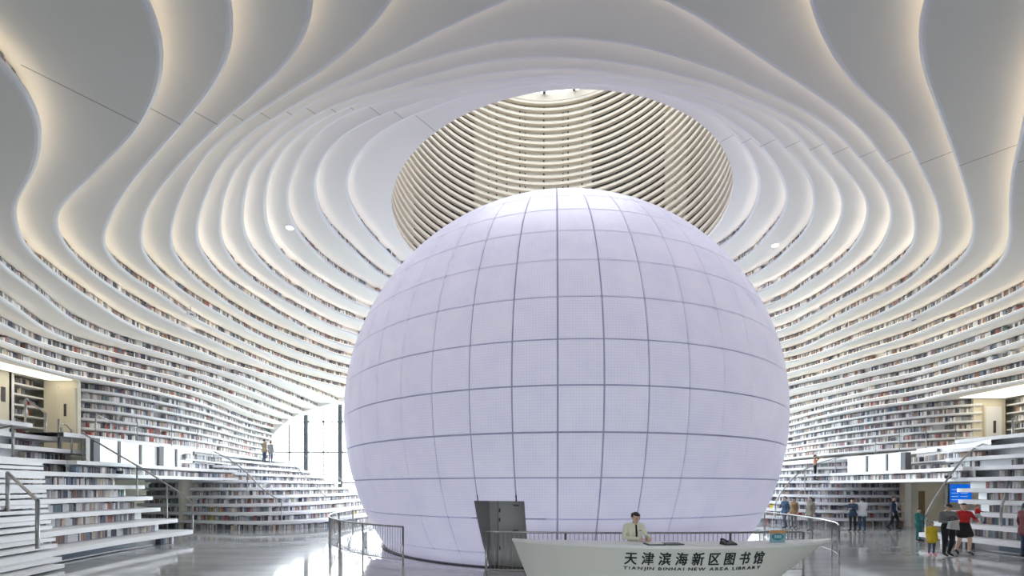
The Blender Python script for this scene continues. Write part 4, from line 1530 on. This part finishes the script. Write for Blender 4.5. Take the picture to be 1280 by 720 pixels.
ICO = np.array(ico())
JOINTS = dict(hipL=(0.09, 0, 0.90), hipR=(-0.09, 0, 0.90), kneeL=(0.10, -0.01, 0.49), kneeR=(-0.10, -0.01, 0.49), ankL=(0.105, 0.03, 0.085), ankR=(-0.105, 0.03, 0.085),
              toeL=(0.12, -0.14, 0.035), toeR=(-0.12, -0.14, 0.035), pelvis=(0, 0, 0.95), waist=(0, 0.005, 1.08), chest=(0, 0.01, 1.28), neck=(0, 0.01, 1.45),
              shL=(0.175, 0.01, 1.39), shR=(-0.175, 0.01, 1.39), elL=(0.225, 0.03, 1.12), elR=(-0.225, 0.03, 1.12), wrL=(0.235, -0.03, 0.89), wrR=(-0.235, -0.03, 0.89),
              head=(0, -0.01, 1.585))


def person(label, loc, rz, height, top, legs, shoes, hair=None, pose=None, cat='person', skirt=None, girth=1.0, hair_style='short', voxel=0.013,
           leg_skin=False, sleeves=True, coat=None, inner=None, group=None, bag=None, face_dir=None):
    """one continuous body in a pose; top / legs / shoes are materials; +x is the figure's left, it faces -y"""
    J = {k: Vector(v) for k, v in JOINTS.items()}
    for k, v in (pose or {}).items():
        J[k] = Vector(v)
    prim = []     # (points, radii, material)

    def cap(a, b, ra, rb, mt):
        prim.append(([J[a] if isinstance(a, str) else Vector(a), J[b] if isinstance(b, str) else Vector(b)], [ra, rb], mt))
    g = girth
    sk = SKIN
    lm = sk if leg_skin else legs
    for s, sx in (('L', 1), ('R', -1)):
        cap('hip' + s, 'knee' + s, 0.088 * g, 0.060 * g, lm)
        cap('knee' + s, 'ank' + s, 0.058 * g, 0.042, lm)
        cap('ank' + s, 'toe' + s, 0.044, 0.032, shoes)
        cap('sh' + s, 'el' + s, 0.056 * g, 0.046, top)
        cap('el' + s, 'wr' + s, 0.044, 0.032, top if sleeves else sk)
        # hand: palm, four fingers and a thumb
        w = J['wr' + s]
        d = (w - J['el' + s]).normalized()
        hd = Vector(d)
        if pose and ('hand' + s) in pose:
            hd = Vector(pose['hand' + s]).normalized()
        side = hd.cross(Vector((0, 0, 1)))
        if side.length < 0.2:
            side = Vector((0, 1, 0))
        side.normalize()
        nrm = side.cross(hd).normalized()
        p0 = w + hd * 0.02
        p1 = w + hd * 0.085
        prim.append(([p0 - side * 0.018, p0 + side * 0.018, p1 - side * 0.028, p1 + side * 0.028], [0.017, 0.017, 0.015, 0.015], sk))
        for fi, (o, ln) in enumerate(((-0.031, 0.062), (-0.011, 0.078), (0.011, 0.074), (0.031, 0.058))):
            a = p1 + side * o
            b2 = a + hd * ln * 0.55 - nrm * 0.006
            c2 = b2 + hd * ln * 0.45 - nrm * 0.022
            rr = max(0.0085, voxel * 0.75)
            prim.append(([a, b2], [rr * 1.1, rr], sk))
            prim.append(([b2, c2], [rr, rr * 0.9], sk))
        a = p0 + side * 0.02 * sx
        prim.append(([a, a + side * 0.04 * sx + hd * 0.03], [0.012, 0.010], sk))
        prim.append(([a + side * 0.04 * sx + hd * 0.03, a + side * 0.045 * sx + hd * 0.06], [0.010, 0.0085], sk))
    # torso
    up = (J['chest'] - J['waist']).normalized()
    prim.append(([J['hipL'] + Vector((0, 0, 0.03)), J['hipR'] + Vector((0, 0, 0.03)), J['waist'] + Vector((0.05, 0, 0)), J['waist'] - Vector((0.05, 0, 0))], [0.098 * g, 0.098 * g, 0.092 * g, 0.092 * g],
                 legs if not coat else top))
    prim.append(([J['waist'] + Vector((0.055, 0, 0)), J['waist'] - Vector((0.055, 0, 0)), J['chest'] + Vector((0.075, -0.01, 0)), J['chest'] - Vector((0.075, 0.01, 0))], [0.094 * g, 0.094 * g, 0.108 * g, 0.108 * g], top))
    prim.append(([J['chest'] + Vector((0.07, 0, 0)), J['chest'] - Vector((0.07, 0, 0)), J['shL'], J['shR'], J['neck'] - up * 0.02], [0.104 * g, 0.104 * g, 0.060 * g, 0.060 * g, 0.055], top))
    if coat:   # hem reaching down over the thighs
        prim.append(([J['hipL'] + Vector((0.02, 0, 0)), J['hipR'] - Vector((0.02, 0, 0)), (J['hipL'] * (1 - coat) + J['kneeL'] * coat) + Vector((0.02, 0, 0)), (J['hipR'] * (1 - coat) + J['kneeR'] * coat) - Vector((0.02, 0, 0))],
                     [0.105 * g, 0.105 * g, 0.105 * g, 0.105 * g], top))
    if skirt:
        mt, ln = skirt
        prim.append(([J['hipL'], J['hipR'], J['hipL'] * (1 - ln) + J['kneeL'] * ln, J['hipR'] * (1 - ln) + J['kneeR'] * ln], [0.105 * g, 0.105 * g, 0.125 * g, 0.125 * g], mt))
    hd_dir = Vector(face_dir).normalized() if face_dir else Vector((0, -1, 0))
    H = J['head']
    hup = Vector((0, 0, 1)) - hd_dir * hd_dir.z
    hup.normalize()
    prim.append(([J['neck'] - Vector((0, 0, 0.02)), H - hup * 0.05 + hd_dir * -0.01], [0.052, 0.047], sk))
    prim.append(([H + hup * 0.045 - hd_dir * 0.022, H + hup * 0.035 + hd_dir * 0.015, H - hup * 0.03 + hd_dir * 0.02, H - hup * 0.078 + hd_dir * 0.045], [0.082, 0.078, 0.066, 0.034], sk))
    side = hd_dir.cross(hup).normalized()
    prim.append(([H - hup * 0.0 + hd_dir * 0.088, H - hup * 0.032 + hd_dir * 0.102], [0.010, 0.015], sk))
    for s in (-1, 1):
        prim.append(([H + side * s * 0.078 - hd_dir * 0.005 + hup * 0.008, H + side * s * 0.076 - hd_dir * 0.005 - hup * 0.022], [0.018, 0.012], sk))
    # hulls -> one mesh -> continuous surface
    bm = bmesh.new()
    for pts, rr, mt in prim:
        vs = []
        for p, r in zip(pts, rr):
            vs += [bm.verts.new(Vector(v) * r + p) for v in ICO]
        res = bmesh.ops.convex_hull(bm, input=vs)
        dele = [e for e in res['geom_interior'] if isinstance(e, bmesh.types.BMVert)] + [e for e in res['geom_unused'] if isinstance(e, bmesh.types.BMVert)]
        bmesh.ops.delete(bm, geom=list(set(dele)), context='VERTS')
    me0 = bpy.data.meshes.new('tmp')
    bm.to_mesh(me0)
    bm.free()
    to = bpy.data.objects.new('tmp', me0)
    COL.objects.link(to)
    md = to.modifiers.new('r', 'REMESH')
    md.mode = 'VOXEL'
    md.voxel_size = voxel
    ms = to.modifiers.new('s', 'SMOOTH')
    ms.factor = 0.5
    ms.iterations = 2
    dg = bpy.context.evaluated_depsgraph_get()
    me = bpy.data.meshes.new_from_object(to.evaluated_get(dg))
    bpy.data.objects.remove(to)
    bpy.data.meshes.remove(me0)
    mats, idx = [], []
    for _, _, mt in prim:
        if mt not in mats:
            mats.append(mt)
    nf = len(me.polygons)
    C = np.zeros(nf * 3)
    me.polygons.foreach_get('center', C)
    C = C.reshape(-1, 3)
    best = np.full(nf, 1e9)
    bi = np.zeros(nf, int)
    for pts, rr, mt in prim:
        for i in range(len(pts)):
            for j in range(i + 1, len(pts)):
                a, b = np.array(pts[i]), np.array(pts[j])
                ab = b - a
                t = np.clip(((C - a) @ ab) / max(ab @ ab, 1e-9), 0, 1)
                d = np.linalg.norm(C - a - t[:, None] * ab, axis=1) - (rr[i] + (rr[j] - rr[i]) * t)
                u = d < best
                best[u] = d[u]
                bi[u] = mats.index(mt)
    me.materials.clear()
    for mt in mats:
        me.materials.append(mt)
    me.polygons.foreach_set('material_index', bi)
    me.polygons.foreach_set('use_smooth', [True] * nf)
    sc = height / 1.70
    root = empty('person', loc, rz, label=label, category=cat)
    if group:
        root['group'] = group
    root.scale = (sc, sc, sc)
    me.name = 'body'
    obj('body', me, root)
    # hair shell
    V, F = [], []
    nu_, nv_ = 20, 12
    for j in range(nv_ + 1):
        p = math.pi * j / nv_
        for i in range(nu_):
            a = 2 * math.pi * i / nu_
            d = Vector((math.sin(p) * math.sin(a), math.sin(p) * math.cos(a), math.cos(p)))   # a=0 is the back
            w = side * d.x * 0.094 - hd_dir * d.y * 0.108 + hup * d.z * 0.108
            V.append(tuple(H + hup * 0.022 - hd_dir * 0.012 + w))
    for j in range(nv_):
        for i in range(nu_):
            a = 2 * math.pi * (i + 0.5) / nu_
            p = math.pi * (j + 0.5) / nv_
            front = -math.cos(a)
            low = math.cos(p)
            lim = {'short': 0.42 if front > 0.2 else (-0.05 if abs(front) <= 0.2 else -0.45), 'bob': 0.40 if front > 0.35 else -0.95, 'cap': 0.30 if front > 0.0 else -0.2}[hair_style]
            if low > lim:
                F.append((j * nu_ + i, j * nu_ + (i + 1) % nu_, (j + 1) * nu_ + (i + 1) % nu_, (j + 1) * nu_ + i))
    hm = mesh('hair', V, F, hair or HAIRB, True)
    obj('hair', hm, root)
    if hair_style == 'short' and cat == 'person' and bag == 'bun':
        bn = MB()
        Bv = [Vector(v) * 0.045 + H - hd_dir * 0.125 + hup * 0.02 for v in ICO]
        bmx = bmesh.new()
        for v in Bv:
            bmx.verts.new(v)
        bmesh.ops.convex_hull(bmx, input=bmx.verts)
        mm = bpy.data.meshes.new('hair_bun')
        bmx.to_mesh(mm)
        bmx.free()
        mm.materials.append(hair or HAIRB)
        obj('hair_bun', mm, root)
    # eyes, mouth
    for s in (-1, 1):
        c = H + side * s * 0.032 + hd_dir * 0.086 + hup * 0.008
        k = [c + side * 0.013 * math.cos(t) + hup * 0.006 * math.sin(t) + hd_dir * 0.003 for t in np.linspace(0, 2 * math.pi, 9)[:-1]]
        obj('eye', mesh('eye', k + [c - hd_dir * 0.01], [tuple(range(8))] + [(i, 8, (i + 1) % 8) for i in range(8)], EYEM), root)
        k = [c + hup * 0.022 + side * x + hup * z + hd_dir * 0.002 for x, z in ((-0.018, -0.002), (0.018, -0.002), (0.016, 0.004), (-0.016, 0.004))]
        obj('eyebrow', mesh('eyebrow', k + [p - hd_dir * 0.012 for p in k], [(0, 1, 2, 3), (4, 7, 6, 5), (0, 4, 5, 1), (3, 2, 6, 7)], hair or HAIRB), root)
    c = H - hup * 0.062 + hd_dir * 0.083
    k = [c + side * 0.022 * math.cos(t) + hup * 0.007 * math.sin(t) for t in np.linspace(0, 2 * math.pi, 9)[:-1]]
    obj('mouth', mesh('mouth', k + [c - hd_dir * 0.012], [tuple(range(8))] + [(i, 8, (i + 1) % 8) for i in range(8)], LIPM), root)
    return root, J


black = cloth('black', (0.014, 0.014, 0.017))
navy = cloth('navy', (0.03, 0.05, 0.09))
denim = cloth('denim', (0.07, 0.10, 0.17))
white = cloth('white', (0.70, 0.71, 0.73))
creamc = cloth('cream', (0.74, 0.74, 0.62))
tanc = cloth('tan', (0.30, 0.19, 0.10))
olive = cloth('olive', (0.23, 0.22, 0.17))
teal = cloth('teal', (0.03, 0.16, 0.16))
yellow = cloth('yellow', (0.62, 0.47, 0.03))
red = cloth('red', (0.50, 0.02, 0.025))
grey = cloth('grey', (0.16, 0.16, 0.17))
pgrey = cloth('pale_grey', (0.42, 0.44, 0.46))
peach = cloth('peach', (0.55, 0.27, 0.16))
pink = cloth('pink', (0.75, 0.15, 0.20))
maroon = cloth('maroon', (0.14, 0.03, 0.035))
khaki = cloth('khaki', (0.42, 0.34, 0.22))
blue2 = cloth('steel_blue', (0.05, 0.10, 0.17))

# receptionist behind the desk, looking down at her papers
person('receptionist in a cream jacket with tied black hair looking down at the desk', (2.62, 9.55, 0), R_(6), 1.70, creamc, black, black, HAIRB, dict(
    neck=(0, -0.01, 1.44), head=(0.012, -0.055, 1.565), elL=(0.25, -0.06, 1.16), elR=(-0.26, -0.05, 1.15), wrL=(0.20, -0.36, 1.175), wrR=(-0.05, -0.40, 1.165),
    handL=(-0.5, -0.8, -0.25), handR=(0.75, -0.6, -0.15)), voxel=0.0075, bag='bun', face_dir=(0.18, -0.92, -0.36))
_rec = [o for o in bpy.data.objects if o.get('label', '').startswith('receptionist')][0]
b = MB()
b.add([(-0.016, -0.098, 1.43), (0.016, -0.098, 1.43), (0.028, -0.118, 1.25), (0.022, -0.105, 1.09), (-0.004, -0.105, 1.09), (-0.018, -0.118, 1.25)], [(0, 1, 2, 5), (5, 2, 3, 4)])
b.add([(-0.016, -0.06, 1.43), (0.016, -0.06, 1.43), (0.028, -0.08, 1.25), (0.022, -0.07, 1.09), (-0.004, -0.07, 1.09), (-0.018, -0.08, 1.25)], [(5, 2, 1, 0), (4, 3, 2, 5)])
b.build('blouse', black, _rec)
MB().box(0.06, 0.12, -0.122, -0.11, 1.295, 1.305).build('pocket_trim', navy, _rec)

walk = dict(kneeL=(0.09, -0.14, 0.50), ankL=(0.09, -0.10, 0.10), toeL=(0.10, -0.27, 0.05), kneeR=(-0.09, 0.04, 0.49), ankR=(-0.09, 0.24, 0.12), toeR=(-0.10, 0.10, 0.03))
# right side of the hall
person('woman in a grey patterned top and black trousers looking down by the right terrace', (14.05, 14.35, 0), R_(-12), 1.68, grey, black, black, HAIRB, dict(
    elL=(0.25, -0.04, 1.14), wrL=(0.10, -0.26, 1.18), elR=(-0.25, -0.02, 1.13), wrR=(-0.08, -0.27, 1.12), ankL=(0.08, 0.12, 0.085), toeL=(0.09, -0.05, 0.035)), girth=1.18, hair_style='cap',
    face_dir=(0.1, -0.9, -0.35))
wb = empty('handbag', (13.93, 14.08, 1.05), label='pale grey bag held in front by the woman in black trousers', category='bag')
b = MB()
b.add([(-0.22, -0.09, -0.2), (0.2, -0.09, -0.24), (0.24, 0.06, -0.22), (-0.2, 0.08, -0.18), (-0.15, -0.07, 0.12), (0.17, -0.08, 0.16), (0.17, 0.05, 0.16), (-0.14, 0.06, 0.12)],
      [(3, 2, 1, 0), (4, 5, 6, 7), (0, 1, 5, 4), (1, 2, 6, 5), (2, 3, 7, 6), (3, 0, 4, 7)])
wb.scale = (0.75, 0.75, 0.75)
b.build('bag_body', pgrey, wb)
MB().tube([(-0.14, 0, 0.12), (-0.12, 0.02, 0.28), (0.0, 0.03, 0.34), (0.12, 0.02, 0.3), (0.16, 0, 0.16)], 0.012, 6).build('strap', black, wb)
person('woman in a red top with bare legs carrying a baby', (14.9, 14.7, 0), R_(-18), 1.68, red, black, black, HAIRBR, dict(
    elL=(0.30, -0.03, 1.16), wrL=(0.26, -0.25, 1.12), elR=(-0.24, -0.04, 1.12), wrR=(0.02, -0.25, 1.10), **walk), skirt=(black, 0.55), leg_skin=True, face_dir=(-0.25, -0.95, -0.1))
person('baby in red with arms stretched out, carried on the woman\'s arm', (15.0, 14.36, 0.92), R_(55), 0.72, red, pgrey, navy, mat('baby_hair', (0.30, 0.18, 0.12), 0.6), dict(
    kneeL=(0.14, -0.28, 0.78), ankL=(0.14, -0.26, 0.42), toeL=(0.14, -0.40, 0.38), kneeR=(-0.14, -0.26, 0.76), ankR=(-0.14, -0.24, 0.40), toeR=(-0.14, -0.38, 0.36),
    elL=(0.40, -0.12, 1.30), wrL=(0.62, -0.22, 1.34), elR=(-0.36, -0.1, 1.25), wrR=(-0.52, -0.22, 1.22), head=(0, -0.02, 1.64)), girth=1.45, voxel=0.016)
person('small child in a yellow coat and pink shoes', (13.75, 14.6, 0), R_(-10), 1.08, yellow, denim, pink, HAIRB, dict(head=(0, -0.01, 1.60)), girth=1.12, coat=0.45, hair_style='bob')
person('boy in a teal jacket standing beyond the white handrail', (16.75, 18.35, 0), R_(15), 1.35, teal, teal, black, HAIRB, dict(
    elL=(0.30, -0.02, 1.16), wrL=(0.30, -0.22, 1.06), elR=(-0.26, -0.03, 1.14), wrR=(-0.06, -0.24, 1.10)), girth=1.15, hair_style='cap', coat=0.2)
person('man in a dark open vest over a pale shirt walking past the shelves', (20.0, 23.35, 0), R_(35), 1.73, navy, black, black, HAIRB, dict(
    elL=(0.25, -0.05, 1.13), wrL=(0.20, -0.22, 1.0), **walk), coat=0.12, girth=1.1)
_mv = [o for o in bpy.data.objects if o.get('label', '').startswith('man in a dark open vest')][0]
MB().add([(-0.055, -0.135, 1.42), (0.055, -0.135, 1.42), (0.06, -0.142, 1.2), (0.045, -0.132, 0.98), (-0.045, -0.132, 0.98), (-0.06, -0.142, 1.2),
          (-0.055, -0.06, 1.42), (0.055, -0.06, 1.42), (0.06, -0.06, 1.2), (0.045, -0.05, 0.98), (-0.045, -0.05, 0.98), (-0.06, -0.06, 1.2)],
         [(0, 1, 2, 5), (5, 2, 3, 4), (6, 11, 8, 7), (11, 10, 9, 8), (1, 7, 8, 2), (2, 8, 9, 3), (0, 5, 11, 6), (5, 4, 10, 11)]).build('shirt', white, _mv)
person('person in a white and navy track jacket, back turned, before the floor shelves', (17.55, 22.35, 0), R_(165), 1.70, white, navy, black, HAIRB, dict(
    elL=(0.24, -0.06, 1.16), wrL=(0.10, -0.24, 1.2), elR=(-0.22, -0.04, 1.14), wrR=(-0.12, -0.2, 1.15)), coat=0.1, girth=1.12)
person('person in a navy and white track jacket facing a friend before the floor shelves', (17.2, 22.5, 0), R_(-60), 1.62, navy, black, black, HAIRB, dict(
    elL=(0.22, -0.10, 1.18), wrL=(0.08, -0.30, 1.2), elR=(-0.22, -0.08, 1.18), wrR=(-0.06, -0.28, 1.18)), coat=0.1)
person('person in an olive jacket walking behind the curved balustrade', (15.0, 22.4, 0), R_(-80), 1.72, olive, grey, black, HAIRB, dict(**walk), coat=0.25, girth=1.08)
person('man in a steel blue jacket holding something, left of the person in tan', (14.7, 24.0, 0), R_(-75), 1.72, blue2, denim, black, HAIRB, dict(
    elR=(-0.22, -0.06, 1.13), wrR=(-0.12, -0.28, 1.14), **walk), coat=0.12)
person('person in a tan coat with a dark cap between two walkers', (15.3, 24.2, 0), R_(-70), 1.66, tanc, grey, black, HAIRB, dict(), coat=0.3, girth=1.1, hair_style='cap')
person('person in maroon cut by the right edge of the picture', (16.05, 13.9, 0), R_(80), 1.74, maroon, navy, black, HAIRB, dict(), coat=0.3, girth=1.1)
# upper levels
person('visitor in a peach top taking photos on the right walkway', (19.45, 28.6, 4 * 0.44 + 0.88), R_(60), 1.66, peach, black, black, HAIRB, dict(
    elL=(0.26, -0.10, 1.32), wrL=(0.12, -0.28, 1.52), elR=(-0.24, -0.10, 1.30), wrR=(-0.10, -0.28, 1.50)), hair_style='cap')
person('visitor in a khaki coat and jeans on the left walkway by the window', (-17.55, 31.6, 3.96), R_(150), 1.66, khaki, denim, black, HAIRBR, dict(
    elL=(0.26, -0.10, 1.30), wrL=(0.14, -0.28, 1.48)), coat=0.15, girth=1.15)
person('companion in grey beside the visitor in khaki', (-17.05, 31.5, 3.96), R_(170), 1.5, pgrey, denim, black, HAIRBR, dict(), coat=0.1)

# ================================================================ small fittings


def cctv(label, loc, rz):
    r = empty('security_camera', loc, rz, label=label, category='camera')
    MB().tube([(0, 0, 0.16), (0, 0, 0.05)], 0.05, 10).build('mount', M['shelf'], r)
    MB().tube([(0, 0, 0.05), (0, 0, 0.0), (0, 0, -0.06), (0, 0, -0.1)], [0.11, 0.12, 0.10, 0.04], 12).build('dome', M['black'], r, True)
    return r


cctv('white dome camera under the ledge of the left bridge', (-16.1, 18.3, 2.84), 0)
cctv('black dome camera under the ledge of the right bridge', (17.9, 18.3, 2.65), 0)
for lab, loc, rz in (('small wall fixture with antenna among the left tiers', (-14.25, 19.75, tz(10) - 0.20), R_(70)), ('small wall fixture with antenna among the right tiers', (18.45, 20.45, tz(10) - 0.20), R_(-70))):
    r = empty('wireless_unit', loc, rz, label=lab, category='fixture')
    MB().box(-0.14, 0.14, -0.05, 0.05, 0.0, 0.2).build('case', M['shelf'], r)
    MB().tube([(0.0, 0, 0.2), (0.0, 0, 0.45)], 0.018, 6).build('antenna', M['steel'], r)
    MB().box(-0.06, 0.10, -0.06, -0.05, 0.05, 0.1).build('label_plate', M['frame'], r)
for lab, loc in (('round downlight in the tier soffit on the left of the sphere', (-9.25, 18.55, tz(3) - 0.0)), ('round downlight in the tier soffit on the right of the sphere', (11.75, 19.9, tz(3) - 0.0))):
    r = empty('downlight', loc, 0, label=lab, category='lamp')
    MB().tube([(0, 0, 0.0), (0, 0, -0.03)], 0.16, 20).build('trim_ring', M['shelf'], r)
    MB().tube([(0, 0, -0.03), (0, 0, -0.045)], 0.13, 20).build('lens', M['downlight'], r)
# ---------------------------------------------------------------- books
BM = bpy.data.materials.new('book_cloth')
BM.use_nodes = True
_nt = BM.node_tree
_at = _nt.nodes.new('ShaderNodeVertexColor')
_at.layer_name = 'Col'
_nt.links.new(_at.outputs[0], _nt.nodes['Principled BSDF'].inputs['Base Color'])
_nt.nodes['Principled BSDF'].inputs['Roughness'].default_value = 0.6

ORD = ['zeroth', 'first', 'second', 'third', 'fourth', 'fifth', 'sixth', 'seventh', 'eighth', 'ninth', 'tenth', 'eleventh', 'twelfth', 'thirteenth',
       'fourteenth', 'fifteenth', 'sixteenth', 'seventeenth', 'eighteenth', 'nineteenth']
TENS = {2: 'twent', 3: 'thirt', 4: 'fort', 5: 'fift', 6: 'sixt', 7: 'sevent', 8: 'eight', 9: 'ninet'}


def ordinal(k):
    if k >= 100:
        return 'hundred and ' + (ordinal(k - 100) if k > 100 else 'zeroth')
    if k < 20:
        return ORD[k]
    t, u = divmod(k, 10)
    return TENS[t] + 'ieth' if u == 0 else TENS[t] + 'y-' + ORD[u]


B = BOOKS
near = []
for i, b in enumerate(B):
    if b[9].startswith('row:'):
        px = 640 + 557.1 * b[0] / b[1]
        py = 609 - 557.1 * (b[2] + 0.13 - EYE) / b[1]
        if 2 < px < 1278 and py < 716:
            near.append((b[5] * b[6] / b[1] ** 2, i))
near.sort(reverse=True)
pick = set(i for _, i in near[:300])
# one book: a cover wrapped round a page block, spine towards -y, unit size
bk = MB()
bk.cur = 0
bk.box(-0.5, -0.40, 0.04, 1, 0, 1)
bk.box(0.40, 0.5, 0.04, 1, 0, 1)
for i in range(4):
    a0, a1 = math.pi * i / 4, math.pi * (i + 1) / 4
    bk.add([(-0.5 * math.cos(a0), 0.04 - 0.04 * math.sin(a0), 0), (-0.5 * math.cos(a1), 0.04 - 0.04 * math.sin(a1), 0),
            (-0.5 * math.cos(a1), 0.04 - 0.04 * math.sin(a1), 1), (-0.5 * math.cos(a0), 0.04 - 0.04 * math.sin(a0), 1)], [(0, 1, 2, 3)])
bk.cur = 1
bk.box(-0.40, 0.40, 0.05, 0.96, 0.02, 0.97)
M['page'] = mat('book_pages', (0.75, 0.72, 0.64), 0.8)
book_me = {}
rowseen = {}
perrow = {}
for i in sorted(pick):
    perrow.setdefault(B[i][9], []).append(i)
for tag, ids in perrow.items():
    side, lev = tag.split(':')[1:3]
    ids.sort(key=lambda i: B[i][0] / B[i][1])
    for k, i in enumerate(ids):
        x, y, z, nx, ny, w, hh, d, ci, _, _ = B[i]
        if ci not in book_me:
            cm = mat('book_cover_' + PAL[ci][1].replace(' ', '_'), PAL[ci][0], 0.55, noise=0.06, nscale=9)
            book_me[ci] = mesh('book', bk.v, bk.f, [cm, M['page']], mi=bk.mi)
        o = obj('book', book_me[ci])
        o.location = (x, y, z + 0.002)
        o.scale = (w, d, hh)
        o.rotation_euler = (0, 0, math.atan2(ny, nx) - math.pi / 2)
        lv = ORD[int(lev)]
        o['label'] = '%s book, %s along from the left, %s book row of the %s terrace' % (PAL[ci][1], ordinal(k + 1), lv, side)
        o['category'] = 'book'
        o['group'] = 'books on the near %s terrace, %s row' % (side, lv)
rest = [b for i, b in enumerate(B) if i not in pick]
A = np.array([b[:8] for b in rest], float)
cols = np.array([PAL[b[8]][0] for b in rest], float)
rs = np.random.RandomState(4)
cols = np.clip(cols * rs.uniform(0.8, 1.25, (len(cols), 1)), 0, 1)
c = A[:, :2]
nrm = A[:, 3:5]
tan = np.stack([-nrm[:, 1], nrm[:, 0]], 1)
w2 = A[:, 5:6] / 2
V = np.zeros((len(A), 8, 3))
k = 0
for dz in (0, 1):
    for sx, sy in ((-1, 0), (1, 0), (1, 1), (-1, 1)):
        V[:, k, :2] = c + tan * w2 * sx + nrm * A[:, 7:8] * sy
        V[:, k, 2] = A[:, 2] + dz * A[:, 6]
        k += 1
quad = np.array([(0, 1, 5, 4), (1, 2, 6, 5), (3, 0, 4, 7), (4, 5, 6, 7)])
Fq = (np.arange(len(A))[:, None, None] * 8 + quad[None]).reshape(-1, 4)
me = bpy.data.meshes.new('shelved_books')
me.vertices.add(len(A) * 8)
me.vertices.foreach_set('co', V.ravel())
me.loops.add(Fq.size)
me.loops.foreach_set('vertex_index', Fq.ravel())
me.polygons.add(len(Fq))
me.polygons.foreach_set('loop_start', np.arange(0, Fq.size, 4))
me.update(calc_edges=True)
ca = me.color_attributes.new('Col', 'FLOAT_COLOR', 'CORNER')
cc = np.ones((len(A), 16, 4))
cc[:, :, :3] = cols[:, None, :]
ca.data.foreach_set('color', cc.ravel())
me.materials.append(BM)
obj('shelved_books', me, kind='stuff', label='long curving rows of small books on every white tier and shelf', category='books')
print('BOOKS', len(B), 'tris', len(Fq) * 2)
